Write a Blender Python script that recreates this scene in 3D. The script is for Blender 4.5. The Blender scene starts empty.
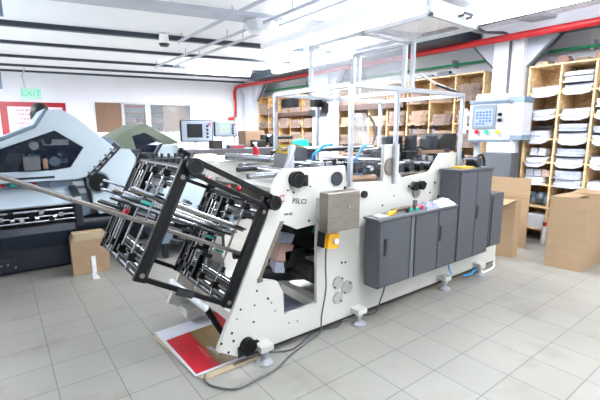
import bpy, bmesh, math, random
from mathutils import Vector, Matrix
R = random.Random(7)
COL = bpy.context.scene.collection
ORG = {}

# ------------------------------------------------------------ materials
def hexc(h):
    h = h.lstrip('#'); v = [int(h[i:i+2], 16)/255 for i in (0, 2, 4)]
    return tuple(c/12.92 if c <= .04045 else ((c+.055)/1.055)**2.4 for c in v) + (1,)

def mat(name, color, rough=.5, metal=0, var=.08, scale=6, bump=0, alpha=1, emit=None, estr=0, trans=0, stretch=None):
    m = bpy.data.materials.new(name); m.use_nodes = True
    nt = m.node_tree; b = nt.nodes['Principled BSDF']
    c = hexc(color)
    b.inputs['Roughness'].default_value = rough; b.inputs['Metallic'].default_value = metal
    if alpha < 1: b.inputs['Alpha'].default_value = alpha
    if trans: b.inputs['Transmission Weight'].default_value = trans
    if emit:
        b.inputs['Emission Color'].default_value = hexc(emit); b.inputs['Emission Strength'].default_value = estr
    tc = nt.nodes.new('ShaderNodeTexCoord'); mp = nt.nodes.new('ShaderNodeMapping')
    if stretch: mp.inputs['Scale'].default_value = stretch
    n = nt.nodes.new('ShaderNodeTexNoise'); n.inputs['Scale'].default_value = scale; n.inputs['Detail'].default_value = 5
    rp = nt.nodes.new('ShaderNodeValToRGB')
    rp.color_ramp.elements[0].position = .3; rp.color_ramp.elements[1].position = .7
    rp.color_ramp.elements[0].color = tuple(x*(1-var) for x in c[:3]) + (1,)
    rp.color_ramp.elements[1].color = tuple(min(1, x*(1+var)) for x in c[:3]) + (1,)
    L = nt.links.new
    L(tc.outputs['Object'], mp.inputs[0]); L(mp.outputs[0], n.inputs['Vector']); L(n.outputs[0], rp.inputs[0]); L(rp.outputs[0], b.inputs['Base Color'])
    if bump:
        bp = nt.nodes.new('ShaderNodeBump'); bp.inputs['Strength'].default_value = bump; bp.inputs['Distance'].default_value = .01
        L(n.outputs[0], bp.inputs['Height']); L(bp.outputs[0], b.inputs['Normal'])
    return m

def mat_floor():
    m = mat('floor_tiles', '#8e8d87', .3, var=.05, scale=1.2)
    nt = m.node_tree; b = nt.nodes['Principled BSDF']; L = nt.links.new
    rp = [n for n in nt.nodes if n.type == 'VALTORGB'][0]
    tc = [n for n in nt.nodes if n.type == 'TEX_COORD'][0]
    mp = nt.nodes.new('ShaderNodeMapping'); mp.inputs['Location'].default_value = (-.15, -1.079, 0)
    br = nt.nodes.new('ShaderNodeTexBrick'); br.offset = 0; br.squash = 1
    br.inputs['Scale'].default_value = 1; br.inputs['Brick Width'].default_value = .345; br.inputs['Row Height'].default_value = .332
    br.inputs['Mortar Size'].default_value = .0035; br.inputs['Mortar Smooth'].default_value = .3
    br.inputs['Color1'].default_value = (1, 1, 1, 1); br.inputs['Color2'].default_value = (.93, .93, .925, 1); br.inputs['Mortar'].default_value = (.42, .43, .46, 1)
    mx = nt.nodes.new('ShaderNodeMixRGB'); mx.blend_type = 'MULTIPLY'; mx.inputs[0].default_value = 1
    # dirt smudges
    n2 = nt.nodes.new('ShaderNodeTexNoise'); n2.inputs['Scale'].default_value = 2.3; n2.inputs['Detail'].default_value = 8
    r2 = nt.nodes.new('ShaderNodeValToRGB'); r2.color_ramp.elements[0].position = .56; r2.color_ramp.elements[1].position = .72
    r2.color_ramp.elements[0].color = (1, 1, 1, 1); r2.color_ramp.elements[1].color = (.80, .785, .76, 1)
    m2 = nt.nodes.new('ShaderNodeMixRGB'); m2.blend_type = 'MULTIPLY'; m2.inputs[0].default_value = 1
    L(tc.outputs['Object'], mp.inputs[0]); L(mp.outputs[0], br.inputs[0]); L(tc.outputs['Object'], n2.inputs[0]); L(n2.outputs[0], r2.inputs[0])
    L(rp.outputs[0], mx.inputs[1]); L(br.outputs[0], mx.inputs[2]); L(mx.outputs[0], m2.inputs[1]); L(r2.outputs[0], m2.inputs[2])
    L(m2.outputs[0], b.inputs['Base Color'])
    return m

def mat_osb(name, cols, scale=38, stretch=(1, 1, 1)):
    m = bpy.data.materials.new(name); m.use_nodes = True; nt = m.node_tree; b = nt.nodes['Principled BSDF']; L = nt.links.new
    b.inputs['Roughness'].default_value = .65
    tc = nt.nodes.new('ShaderNodeTexCoord'); mp = nt.nodes.new('ShaderNodeMapping'); mp.inputs['Scale'].default_value = stretch
    n = nt.nodes.new('ShaderNodeTexNoise'); n.inputs['Scale'].default_value = 9
    mm = nt.nodes.new('ShaderNodeMixRGB'); mm.inputs[0].default_value = .12
    v = nt.nodes.new('ShaderNodeTexVoronoi'); v.inputs['Scale'].default_value = scale
    sp = nt.nodes.new('ShaderNodeSeparateColor'); rp = nt.nodes.new('ShaderNodeValToRGB')
    rp.color_ramp.elements[0].color = hexc(cols[0]); rp.color_ramp.elements[1].color = hexc(cols[-1])
    for i, c in enumerate(cols[1:-1]):
        e = rp.color_ramp.elements.new((i+1)/(len(cols)-1)); e.color = hexc(c)
    L(tc.outputs['Object'], mp.inputs[0]); L(mp.outputs[0], n.inputs[0]); L(mp.outputs[0], mm.inputs[1]); L(n.outputs[1], mm.inputs[2])
    L(mm.outputs[0], v.inputs[0]); L(v.outputs['Color'], sp.inputs[0]); L(sp.outputs[0], rp.inputs[0]); L(rp.outputs[0], b.inputs['Base Color'])
    return m

m_floor = mat_floor()
m_wall = mat('white_wall_paint', '#e6e8ee', .8, var=.03, scale=2)
m_ceil = mat('white_ceiling_panels', '#f6f7fa', .8, var=.02, scale=2)
m_beamw = mat('grey_beam_paint', '#b9bec8', .55, var=.06, scale=3)
m_beamd = mat('dark_steel_and_shade', '#2a3340', .45, var=.15, scale=5)
m_osb = mat_osb('osb_board', ['#c49a64', '#e2bf8a', '#f0d6aa', '#d6a96f', '#f5e2be'], 40, (1, 1, 1.6))
m_osbd = mat_osb('osb_board_brown', ['#946b3c', '#cb9c5c', '#e2ba80', '#b3854a', '#e8c892'], 30, (1, 1, 1.6))
m_osbe = mat('osb_edge', '#c9a068', .7, var=.2, scale=60)
m_card = mat('brown_cardboard', '#9c8366', .8, var=.05, scale=5, stretch=(1, 1, 4))
m_cardd = mat('brown_cardboard_inside', '#806244', .85, var=.06, scale=5)
m_cardp = mat('pale_cardboard', '#a89a80', .8, var=.05, scale=6)
m_cream = mat('cream_machine_enamel', '#c6c6bf', .35, var=.02, scale=4)
m_bez = mat('blue_grey_bezel', '#94a1b0', .4, var=.04)
m_disc = mat('grey_cover_disc', '#a3a39c', .4, var=.05)
m_white = mat('white_enamel', '#cfd3d8', .35, var=.02)
m_pale = mat('pale_blue_enamel', '#b9c8d2', .35, var=.03, scale=3)
m_palei = mat('blue_grey_enamel', '#6f8192', .4, var=.05, scale=4)
m_navy = mat('dark_navy_enamel', '#0e1726', .4, var=.15, scale=4)
m_navy2 = mat('navy_panel_enamel', '#131f30', .35, var=.1, scale=4)
m_green = mat('grey_green_enamel', '#66725f', .4, var=.04)
m_grey = mat('cabinet_grey_powdercoat', '#3f4248', .45, var=.04, scale=8)
m_greyl = mat('cabinet_light_grey', '#53575d', .45, var=.04)
m_black = mat('black_enamel', '#040506', .5, var=.2, scale=10)
m_black.node_tree.nodes['Principled BSDF'].inputs['Specular IOR Level'].default_value = .25
m_rubber = mat('black_rubber', '#08090b', .6, var=.2)
m_chrome = mat('chrome_steel', '#a8acb2', .2, 1, var=.08, scale=20)
m_steel = mat('brushed_steel', '#8a837a', .36, .85, var=.12, scale=10, stretch=(1, 1, 12))
m_alu = mat('aluminium_profile', '#b2b6bd', .35, .5, var=.04, scale=8)
m_dsteel = mat('dark_machined_steel', '#34373d', .35, .6, var=.25, scale=12)
m_rail = mat('dull_rail_steel', '#5f5b57', .4, .5, var=.15, scale=10)
m_bronze = mat('bronze_roller', '#8a6a50', .35, .4, var=.2, scale=10)
m_red = mat('red_pipe_paint', '#b01219', .4, var=.06)
m_redp = mat('red_print', '#a80c20', .35, var=.06, scale=4)
m_olive = mat('olive_print', '#6f5b30', .45, var=.08, scale=6)
m_greenp = mat('green_pipe_paint', '#1f9c6a', .45, var=.05)
m_paper = mat('white_paper', '#c4c7d2', .7, var=.06, scale=14)
m_paper2 = mat('blue_white_paper', '#a9afc2', .7, var=.1, scale=18)
m_kraft = mat('grey_brown_card', '#6f5e55', .75, var=.2, scale=14)
m_kraft2 = mat('tan_card', '#846c5a', .75, var=.15, scale=10)
m_yellow = mat('yellow_plastic', '#f2b211', .4, var=.04)
m_cyan = mat('blue_air_hose', '#19a0ea', .35, var=.04)
m_teal = mat('teal_plastic', '#1aa595', .4, var=.04)
m_screen = mat('screen_blue_grey', '#8c9ec4', .25, var=.04, emit='#8c9ec4', estr=.15)
m_screenf = mat('screen_frame', '#7f8794', .4, var=.04)
m_bluei = mat('screen_icons_blue', '#3b46d8', .4, var=.04)
m_scrdark = mat('dark_screen', '#0a0d14', .2, var=.1)
m_pink = mat('pale_pink_card', '#b9998a', .6, var=.06)
m_cloth = mat('grey_cloth', '#8e8fa2', .9, var=.15, scale=20)
m_wrap = mat('clear_plastic_wrap', '#dfe3e8', .25, var=.1, scale=20, bump=.6)
m_cordg = mat('grey_cable', '#4e5054', .5, var=.1)
m_cordw = mat('white_cable', '#e6e6e4', .5, var=.04)
m_lamp = mat('lamp_diffuser_glow', '#ffffff', .5, var=0, emit='#f4f8ff', estr=6)
m_lamp2 = mat('white_lamp_housing', '#f6f7f9', .4, var=.01)
m_exit = mat('exit_sign_white', '#a9cfc2', .4, var=.02)
m_exitg = mat('exit_green', '#17c795', .5, var=.02)
m_brownb = mat('dark_brown_strip', '#3a2620', .6, var=.2)
m_wood = mat('brown_hardboard', '#7d6350', .7, var=.06)
m_hair = mat('black_hair', '#08080c', .6, var=.3, scale=40)
m_skin = mat('skin', '#c99a7c', .55, var=.04)
m_shirt = mat('dark_shirt', '#20242e', .85, var=.1)
m_hazard = mat('hazard_yellow', '#b89a2c', .5, var=.03)

def glass(name, color, a):
    m = bpy.data.materials.new(name); m.use_nodes = True; nt = m.node_tree
    b = nt.nodes['Principled BSDF']; b.inputs['Base Color'].default_value = hexc(color); b.inputs['Roughness'].default_value = .06
    n = nt.nodes.new('ShaderNodeTexNoise'); n.inputs['Scale'].default_value = 2; mr = nt.nodes.new('ShaderNodeMapRange')
    mr.inputs['To Min'].default_value = a*.85; mr.inputs['To Max'].default_value = a*1.15
    nt.links.new(n.outputs[0], mr.inputs[0]); nt.links.new(mr.outputs[0], b.inputs['Alpha'])
    return m
g_acr = glass('acrylic_guard', '#d4d8df', .28)
g_win = glass('tinted_hood_window', '#2c3852', .22)
g_disc = glass('clear_plastic_disc', '#d8dde0', .4)
g_pane = glass('window_glass', '#dfe6ee', .15)

# ------------------------------------------------------------ mesh builder
SPLIT = {'cross_member', 'trim_band', 'inner_rail', 'screw_hole', 'bolt', 'slide_block', 'rail_carriage', 'roller_carriage', 'print_unit', 'hinge_tab', 'gripper_finger', 'teal_clip', 'red_knob', 'button', 'clamp', 'hanger_rod', 'side_handle', 'hinge_bracket', 'blue_fitting', 'shelf_board', 'upright', 'slot_guide'}
class B:
    def __init__(s): s.ch = []
    def _add(s, vs, fs): s.ch.append(([tuple(v) for v in vs], fs)); return s
    def box(s, x0, y0, z0, x1, y1, z1, M=None):
        P = [(x, y, z) for z in (z0, z1) for (x, y) in ((x0, y0), (x1, y0), (x1, y1), (x0, y1))]
        if M: P = [tuple(M @ Vector(p)) for p in P]
        return s._add(P, [(3, 2, 1, 0), (4, 5, 6, 7), (0, 1, 5, 4), (1, 2, 6, 5), (2, 3, 7, 6), (3, 0, 4, 7)])
    def cyl(s, a, b, r, r2=None, n=14):
        a, b = Vector(a), Vector(b); r2 = r if r2 is None else r2
        d = (b-a).normalized(); u = d.orthogonal().normalized(); w = d.cross(u)
        vs = []
        for p, q in ((a, r), (b, r2)):
            for i in range(n):
                t = 2*math.pi*i/n; vs.append(p + (u*math.cos(t) + w*math.sin(t))*q)
        fs = [(i, (i+1) % n, n+(i+1) % n, n+i) for i in range(n)] + [tuple(range(n))[::-1], tuple(range(n, 2*n))]
        return s._add(vs, fs)
    def ring(s, c, axis, r, rin, h, n=20):
        c = Vector(c); d = Vector(axis).normalized(); u = d.orthogonal().normalized(); w = d.cross(u); vs = []
        for q, z in ((r, 0), (r, h), (rin, h), (rin, 0)):
            for i in range(n):
                t = 2*math.pi*i/n; vs.append(c + d*z + (u*math.cos(t) + w*math.sin(t))*q)
        fs = [(k*n+i, k*n+(i+1) % n, ((k+1) % 4)*n+(i+1) % n, ((k+1) % 4)*n+i) for k in range(4) for i in range(n)]
        return s._add(vs, fs)
    def ball(s, c, r, sz=(1, 1, 1), n=12):
        c = Vector(c); vs = []; fs = []
        for j in range(n//2+1):
            ph = math.pi*j/(n//2)
            for i in range(n):
                t = 2*math.pi*i/n; vs.append(c+Vector((r*sz[0]*math.sin(ph)*math.cos(t), r*sz[1]*math.sin(ph)*math.sin(t), r*sz[2]*math.cos(ph))))
        for j in range(n//2):
            for i in range(n): fs.append((j*n+i, (j+1)*n+i, (j+1)*n+(i+1) % n, j*n+(i+1) % n))
        return s._add(vs, fs)
    def prism(s, poly, lo, hi, plane='xz', holes=(), M=None):
        """extruded outline; plane xz -> extruded along y, yz -> x, xy -> z"""
        def mk(p, h):
            q = {'xz': (p[0], h, p[1]), 'yz': (h, p[0], p[1]), 'xy': (p[0], p[1], h)}[plane]
            return tuple(M @ Vector(q)) if M else q
        t = bmesh.new(); es = []
        for loop in [poly]+list(holes):
            v = [t.verts.new((p[0], p[1], 0)) for p in loop]
            es += [t.edges.new((v[i], v[(i+1) % len(v)])) for i in range(len(v))]
        bmesh.ops.triangle_fill(t, use_beauty=True, use_dissolve=False, edges=es)
        t.verts.index_update()
        co = [(v.co.x, v.co.y) for v in t.verts]; n = len(co)
        tris = [tuple(v.index for v in f.verts) for f in t.faces]; t.free()
        vs = [mk(p, lo) for p in co] + [mk(p, hi) for p in co]
        fs = [f[::-1] for f in tris] + [tuple(i+n for i in f) for f in tris]
        k = 0
        for loop in [poly]+list(holes):
            m = len(loop)
            for i in range(m): a, b = k+i, k+(i+1) % m; fs.append((a, b, b+n, a+n))
            k += m
        s._add(vs, fs); return s
    def tube(s, pts, r, n=8):
        P = [Vector(p) for p in pts]; vs = []; up = Vector((0.13, .27, 1)).normalized()
        for i, p in enumerate(P):
            d = (P[min(i+1, len(P)-1)]-P[max(i-1, 0)]).normalized()
            u = d.cross(up); u = u.normalized() if u.length > 1e-4 else d.orthogonal().normalized(); w = d.cross(u)
            for k in range(n):
                t = 2*math.pi*k/n; vs.append(p+(u*math.cos(t)+w*math.sin(t))*r)
        fs = [(i*n+k, i*n+(k+1) % n, (i+1)*n+(k+1) % n, (i+1)*n+k) for i in range(len(P)-1) for k in range(n)]
        fs += [tuple(range(n)), tuple(range((len(P)-1)*n, len(P)*n))]
        return s._add(vs, fs)
    def out(s, name, m, parent=None, bev=0, smooth=False, org=None):
        if name in SPLIT and parent is not None and len(s.ch) > 1:
            o = None
            for c in s.ch: t = B(); t.ch = [c]; o = t.out(name, m, parent, bev, smooth)
            return o
        bm = bmesh.new()
        for vs, fs in s.ch:
            v = [bm.verts.new(p) for p in vs]
            for f in fs:
                try: bm.faces.new([v[i] for i in f])
                except ValueError: pass
            bmesh.ops.remove_doubles(bm, verts=v, dist=1e-5)
        bmesh.ops.recalc_face_normals(bm, faces=bm.faces)
        me = bpy.data.meshes.new(name)
        o = bpy.data.objects.new(name, me)
        if parent is not None: org = ORG[parent.name]
        elif org is None:
            vs = bm.verts; xs = [v.co.x for v in vs]; ys = [v.co.y for v in vs]; zs = [v.co.z for v in vs]
            org = Vector(((min(xs)+max(xs))/2, (min(ys)+max(ys))/2, min(zs)))
        bmesh.ops.translate(bm, verts=bm.verts, vec=-Vector(org))
        bm.to_mesh(me); bm.free(); me.materials.append(m)
        if smooth:
            for p in me.polygons: p.use_smooth = True
            try: me.set_sharp_from_angle(angle=math.radians(40))
            except Exception: pass
        COL.objects.link(o)
        if parent is not None: o.parent = parent
        else: o.location = org
        ORG[o.name] = Vector(org)
        if bev:
            b = o.modifiers.new('bevel', 'BEVEL'); b.width = bev; b.segments = 2; b.limit_method = 'ANGLE'
        return o

def tag(o, label=None, cat=None, group=None, kind=None):
    if label: o['label'] = label
    if cat: o['category'] = cat
    if group: o['group'] = group
    if kind: o['kind'] = kind
    return o
def thing(name, loc, label, cat, group=None):
    o = bpy.data.objects.new(name, None); o.empty_display_size = .1; o.location = loc; COL.objects.link(o); ORG[o.name] = Vector(loc)
    return tag(o, label, cat, group)
def struct(o): o['kind'] = 'structure'; return o

def text(s, size, M, m, name, parent, ext=.0006):
    cu = bpy.data.curves.new('t', 'FONT'); cu.body = s; cu.size = size; cu.extrude = ext; cu.align_x = 'CENTER'; cu.align_y = 'CENTER'
    cu.resolution_u = 2
    t = bpy.data.objects.new('t', cu); COL.objects.link(t)
    dg = bpy.context.evaluated_depsgraph_get(); dg.update()
    me = bpy.data.meshes.new_from_object(t.evaluated_get(dg)); bpy.data.objects.remove(t)
    me.transform(Matrix.Translation(-ORG[parent.name]) @ M); me.materials.clear(); me.materials.append(m)
    o = bpy.data.objects.new(name, me); COL.objects.link(o); o.parent = parent; ORG[o.name] = ORG[parent.name]
    return o
def FM(p, right, up):
    r = Vector(right).normalized(); u = Vector(up).normalized(); n = r.cross(u)
    M = Matrix.Identity(4)
    for i in range(3): M[i][0] = r[i]; M[i][1] = u[i]; M[i][2] = n[i]; M[i][3] = p[i]
    return M

# ------------------------------------------------------------ camera
Xc = (0.7965535252578553, 0.10239251364373186, -0.5958340830709514)
Yc = (-0.6045668552944193, 0.13297975501380688, -0.7853758986853903)
Zc = (-0.001182742025950631, 0.9858154786298428, 0.16782861262345572)
cam = bpy.data.cameras.new('camera'); co = bpy.data.objects.new('camera', cam); COL.objects.link(co)
co.matrix_world = Matrix((Xc+(0,), Yc+(0,), Zc+(1.6,), (0, 0, 0, 1)))
cam.sensor_width = 36; cam.lens = 395.7/600*36; cam.clip_start = .05
bpy.context.scene.camera = co

# ------------------------------------------------------------ room
CH = 3.16; XR = 6.92; XL = -3.2; YB = -3.2
wa = math.radians(13); wd = Vector((math.cos(wa), -math.sin(wa), 0)); wn = Vector((-math.sin(wa), -math.cos(wa), 0)); W0 = Vector((.25, 12.8, 0))
def WP(s, z, off=0): p = W0 + wd*s + wn*off; return Vector((p.x, p.y, z))
def wbox(b, s0, s1, z0, z1, o0, o1):
    P = []
    for z in (z0, z1):
        for (s_, o_) in ((s0, o0), (s1, o0), (s1, o1), (s0, o1)): P.append(WP(s_, z, o_))
    return b._add(P, [(3, 2, 1, 0), (4, 5, 6, 7), (0, 1, 5, 4), (1, 2, 6, 5), (2, 3, 7, 6), (3, 0, 4, 7)])
struct(B().box(XL-.1, YB-.1, -.1, XR+.1, 14, 0).out('floor', m_floor, org=(0, 0, 0)))
struct(B().box(XL-.1, YB-.1, CH, XR+.1, 14, CH+.1).out('ceiling', m_ceil))
struct(B().box(XR, YB-.1, 0, XR+.1, 14, CH).out('wall_right', m_wall))
struct(B().box(XL-.1, YB-.1, 0, XL, 14, CH).out('wall_side', m_wall))
# back wall with an interior window strip
bw = B()
s_a, s_b = -3.7, 6.9
wbox(bw, s_a, 2.78, 0, CH, 0, -.12); wbox(bw, 4.68, s_b, 0, CH, 0, -.12); wbox(bw, 2.78, 4.68, 0, 1.60, 0, -.12); wbox(bw, 2.78, 4.68, 2.43, CH, 0, -.12)
struct(bw.out('wall_left', m_wall))
# unseen camera-side wall; its wide window opening is added for light
rb = B().box(XL, YB-.1, 0, .5, YB, CH).box(6.3, YB-.1, 0, XR, YB, CH).box(.5, YB-.1, 0, 6.3, YB, .9).box(.5, YB-.1, 2.8, 6.3, YB, CH)
struct(rb.out('wall_back', m_wall))
w1 = B()
for x in (.5, 1.94, 3.4, 4.85, 6.25): w1.box(x, YB-.08, .9, x+.05, YB-.02, 2.8)
w1.box(.5, YB-.08, .9, 6.3, YB-.02, .95).box(.5, YB-.08, 2.75, 6.3, YB-.02, 2.8)
wf = struct(w1.out('window_1', m_white)); B().box(.55, YB-.055, .95, 6.25, YB-.05, 2.75).out('pane', g_pane, wf)
# interior window, room beyond
w2 = B()
for s0, s1, z0, z1 in ((2.74, 2.80, 1.58, 2.45), (3.36, 3.50, 1.6, 2.43), (4.62, 4.70, 1.58, 2.45), (2.74, 4.70, 2.40, 2.46), (2.74, 4.70, 1.58, 1.63)):
    wbox(w2, s0, s1, z0, z1, .02, -.10)
wf2 = struct(w2.out('window_2', m_white))
wbox(B(), 2.8, 4.62, 1.63, 2.4, -.05, -.055).out('pane', g_pane, wf2)
# room behind that window: a shelf of goods against a far wall
struct(wbox(B(), 2.0, 5.6, 0, CH, -1.9, -2.0).out('wall_far', m_wall))
t = thing('storage_rack', WP(3.1, 0, -1.5), 'small tan rack of goods seen through the interior window', 'shelf')
b = B()
for z in (.6, 1.2, 1.6, 1.9, 2.2): wbox(b, 2.6, 4.3, z, z+.03, -1.3, -1.7)
b.out('shelf_board', m_osbe, t)
b = B()
for s in (2.6, 3.4, 4.27): wbox(b, s, s+.03, 0, 2.35, -1.3, -1.7)
b.out('upright', m_osbe, t)
for i in range(14):
    s = 2.7+i % 7*.22; z = (1.63, 1.93)[i//7]
    o = wbox(B(), s, s+.15, z, z+.1+.08*R.random(), -1.35, -1.6).out('parcel', (m_paper, m_redp, m_kraft2, m_paper)[i % 4])
    tag(o, 'parcel %s on the %s shelf of the rack behind the interior window' % (('furthest left', 'second from left', 'third from left', 'in the middle', 'third from right', 'second from right', 'furthest right')[i % 7], ('lower', 'upper')[i//7]), 'parcel', 'parcels behind the window')

# ceiling beams
def beam(y0, w, h, m, zt=CH, x0=-3.1, x1=6.85):
    d = Vector((math.cos(wa), -math.sin(wa), 0)); n = Vector((math.sin(wa), math.cos(wa), 0)); c = Vector((.3, y0, 0)); P = []
    for z in (zt-h, zt):
        for x, k in ((x0, -w/2), (x1, -w/2), (x1, w/2), (x0, w/2)):
            q = c+d*((x-.3)/math.cos(wa))+n*k; P.append((q.x, q.y, z))
    return B()._add(P, [(3, 2, 1, 0), (4, 5, 6, 7), (0, 1, 5, 4), (1, 2, 6, 5), (2, 3, 7, 6), (3, 0, 4, 7)])
n = 0
for y0, w, h, m in ((5.55, .34, .05, m_beamw), (7.2, .09, .07, m_beamd), (8.68, .05, .05, m_beamd), (10.2, .05, .05, m_beamd), (11.55, .05, .05, m_beamd), (12.55, .04, .05, m_beamd), (3.9, .3, .05, m_beamw), (2.1, .12, .05, m_beamw), (.4, .3, .05, m_beamw)):  # dark purlin colour has the shade of the beam undersides painted in
    n += 1; struct(beam(y0, w, h, m).out('trim_%d' % n, m))
for y0 in (7.38, 8.8, 10.3):   # pale flanges beside the dark purlins
    n += 1; struct(beam(y0, .05, .04, m_beamw).out('trim_%d' % n, m_beamw))
# main girder along the shelf wall: dark far half, white near half
n += 1; struct(B().box(5.6, 3.6, 2.98, 6.42, 9.6, CH).out('trim_%d' % n, m_beamd))
n += 1; struct(B().box(6.12, -3.1, 2.98, 6.42, 3.4, CH).out('trim_%d' % n, m_wall))
n += 1; struct(B().box(6.08, -3.1, 2.955, 6.44, 3.0, 2.98).out('trim_%d' % n, m_beamd))
# columns with haunches
for y0, y1 in ((2.82, 3.26), (7.12, 7.66), (10.55, 11.0)):
    n += 1; struct(B().box(6.2, y0, 0, 6.6, y1, 3.1).out('trim_%d' % n, m_beamw if y0 > 5 else m_wall))
    b = B().prism([(y0, 2.55), (y0, 3.0), (y0-.42, 3.0)], 6.3, 6.5, 'yz').prism([(y1, 2.55), (y1+.42, 3.0), (y1, 3.0)], 6.3, 6.5, 'yz')
    n += 1; struct(b.out('trim_%d' % n, m_beamw))
    b = B().cyl((6.4, y0-.02, 2.53), (6.4, y0-.43, 2.97), .018).cyl((6.4, y1+.02, 2.53), (6.4, y1+.43, 2.97), .018)
    n += 1; struct(b.out('trim_%d' % n, m_beamd))

# pipes
o = B().tube([(6.02, -3.0, 2.92), (6.02, 11.0, 2.98), (6.0, 11.15, 2.96), (5.98, 11.2, 2.85), (5.98, 11.2, 2.12), (5.95, 11.25, 2.04), (5.78, 11.28, 2.02)], .05, 12).out('sprinkler_pipe', m_red, smooth=True)
tag(o, 'red sprinkler pipe running under the girder and elbowing down the far wall', 'pipe')
o = B().ring((5.80, 11.34, 2.02), (0, -1, 0), .12, .04, .06).out('pipe_flange', m_white); tag(o, 'white round wall flange where the red pipe ends', 'flange')
t = thing('water_pipe', (6.75, 4, 2.78), 'thin green pipe running along the wall above the shelves', 'pipe')
B().cyl((6.75, -3, 2.74), (6.75, 10.9, 2.86), .022).out('tube', m_greenp, t, smooth=True)
for y in (-2, .2, 2.15, 4.3, 6.6, 8.6): B().box(6.74, y-.015, 2.70+.0086*(y+3), XR, y+.015, 2.83+.0086*(y+3)).out('wall_bracket', m_alu, t)
for i, (x, y0, y1, l) in enumerate(((2.51, 3.0, 6.55, 'grey ceiling conduit, the leftmost, ending at the small dome lamp'), (3.0, 2.4, 9.3, 'grey ceiling conduit, middle of the three crossing the beams'), (3.27, 2.4, 8.9, 'grey ceiling conduit nearest the long fluorescent lamp'))):
    b = B().cyl((x, y0, 3.05), (x, y1, 3.05), .022)
    t = thing('conduit', (x, y0, 3.05), l, 'conduit', 'ceiling conduits')
    b.out('tube', m_beamw, t, smooth=True)
    b = B()
    for k in range(int(y0*10), int(y1*10), 17): b.cyl((x, k/10, 3.05), (x, k/10, CH), .008, n=6)
    b.out('clamp', m_alu, t)
o = B().tube([(5.56, -1, 3.12), (5.54, 2.9, 3.08), (5.50, 3.2, 3.06), (5.9, 3.25, 3.05), (6.10, 3.1, 3.05), (6.15, 2.99, 3.0), (6.155, 2.99, 2.8), (6.16, 2.99, 2.15)], .02).out('cable', m_cordg, smooth=True)
tag(o, 'dark cable crossing the ceiling and dropping down the near white column', 'cable')
o = B().box(.12, 5.6, 2.86, .2, 5.66, CH).box(.02, 9.8, 2.45, .2, 9.9, CH).out('duct', m_palei); tag(o, 'narrow grey-blue duct hanging at the left edge', 'duct')

# lamps
def fluor(c, L, w, d, label, h=.09, power=0, up=1, nm='fluorescent_lamp'):
    t = thing(nm, c, label, 'lamp', 'fluorescent lamps'); M = FM(c, d, (0, 0, 1)); M = Matrix.Translation(c) @ Matrix.Rotation(math.atan2(d[1], d[0]), 4, 'Z')
    B().box(-L/2, -w/2, .02, L/2, w/2, h, M).out('housing', m_lamp2, t, bev=.01)
    B().box(-L/2+.02, -w/2+.02, -.02, L/2-.02, w/2-.02, .02, M).out('diffuser', m_lamp, t, bev=.01)
    b = B()
    for k in (-.4, .4): p = M @ Vector((k*L, 0, h)); b.cyl(p, (p.x, p.y, CH), .006, n=6)
    b.out('hanger_rod', m_alu, t)
    if power or up:
        l = bpy.data.lights.new('lamp_light', 'AREA'); l.shape = 'RECTANGLE'; l.size = L; l.size_y = w; l.energy = power; l.color = (.96, .98, 1)
        lo = bpy.data.objects.new('lamp_light', l); COL.objects.link(lo); lo.matrix_world = Matrix.Translation(Vector(c)-Vector((0, 0, .05))) @ Matrix.Rotation(math.atan2(d[1], d[0]), 4, 'Z')
        l2 = bpy.data.lights.new('lamp_upfill', 'AREA'); l2.shape = 'RECTANGLE'; l2.size = L; l2.size_y = w; l2.energy = up; l2.color = (.93, .96, 1)  # area light above the housing, added to brighten the ceiling
        lo = bpy.data.objects.new('lamp_upfill', l2); COL.objects.link(lo); lo.matrix_world = Matrix.Translation(Vector(c)+Vector((0, 0, h+.01))) @ Matrix.Rotation(math.atan2(d[1], d[0]), 4, 'Z') @ Matrix.Rotation(math.pi, 4, 'X')
    return t
PW = .22; UP = 9.5
LAMPS = [  # first two hang in the room; the others are added fill lamps
 ((3.38, 3.9, 2.78), 2.7, .26, (0, 1, 0), 'long bright fluorescent lamp hanging over the cream machine', 70, 5),
 ((4.35, 8.85, 2.97), 1.5, .22, (math.cos(wa), -math.sin(wa), 0), 'short fluorescent lamp between the dark beams at the back', 104, 70),
 ((-1.9, 7.6, 2.95), 1.5, .22, (0, 1, 0), 'added ceiling fill lamp over the pale blue press, beyond the left edge', 205, 5),
 ((-1.6, 10.0, 2.85), 1.5, .22, (0, 1, 0), 'added ceiling fill lamp near the back wall, beyond the left edge', 27, 3),
 ((5.0, 6.3, 2.9), 2.4, .22, (0, 1, 0), 'added ceiling fill lamp in front of the far shelving', 110, 60),
 ((5.0, 2.2, 2.98), 1.5, .22, (0, 1, 0), 'added ceiling fill lamp above the near shelving', 14, 26),
 ((4.4, -.8, 2.8), 2.4, .3, (0, 1, 0), 'added ceiling fill lamp above the open floor at the right', 61, 3),
 ((1.3, .3, 2.8), 1.5, .3, (1, 0, 0), 'added pendant fill lamp above the viewer', 8, 150),
]
for c_, L_, w_, d_, l_, pd, pu in LAMPS: fluor(c_, L_, w_, d_, l_, h=.12 if L_ > 2.5 else .09, power=pd, up=pu)
t = thing('ceiling_lamp', (2.29, 6.6, 2.98), 'small white dome lamp with dark rim at a conduit end', 'lamp')
B().cyl((2.29, 6.6, 3.0), (2.29, 6.6, 3.14), .085, .07).out('dome', m_lamp2, t, smooth=True)
B().cyl((2.29, 6.6, 2.96), (2.29, 6.6, 3.0), .06, .086).out('rim', m_beamd, t, smooth=True)
B().cyl((2.29, 6.6, 3.14), (2.29, 6.6, CH), .02).out('stem', m_alu, t)
t = thing('ceiling_lamp', (3.08, 4.95, 2.98), 'wide octagonal white ceiling lamp beside the long fluorescent lamp', 'lamp')
B().cyl((3.08, 4.95, 3.06), (3.08, 4.95, 3.14), .26, .2, 8).out('housing', m_lamp2, t)
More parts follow.
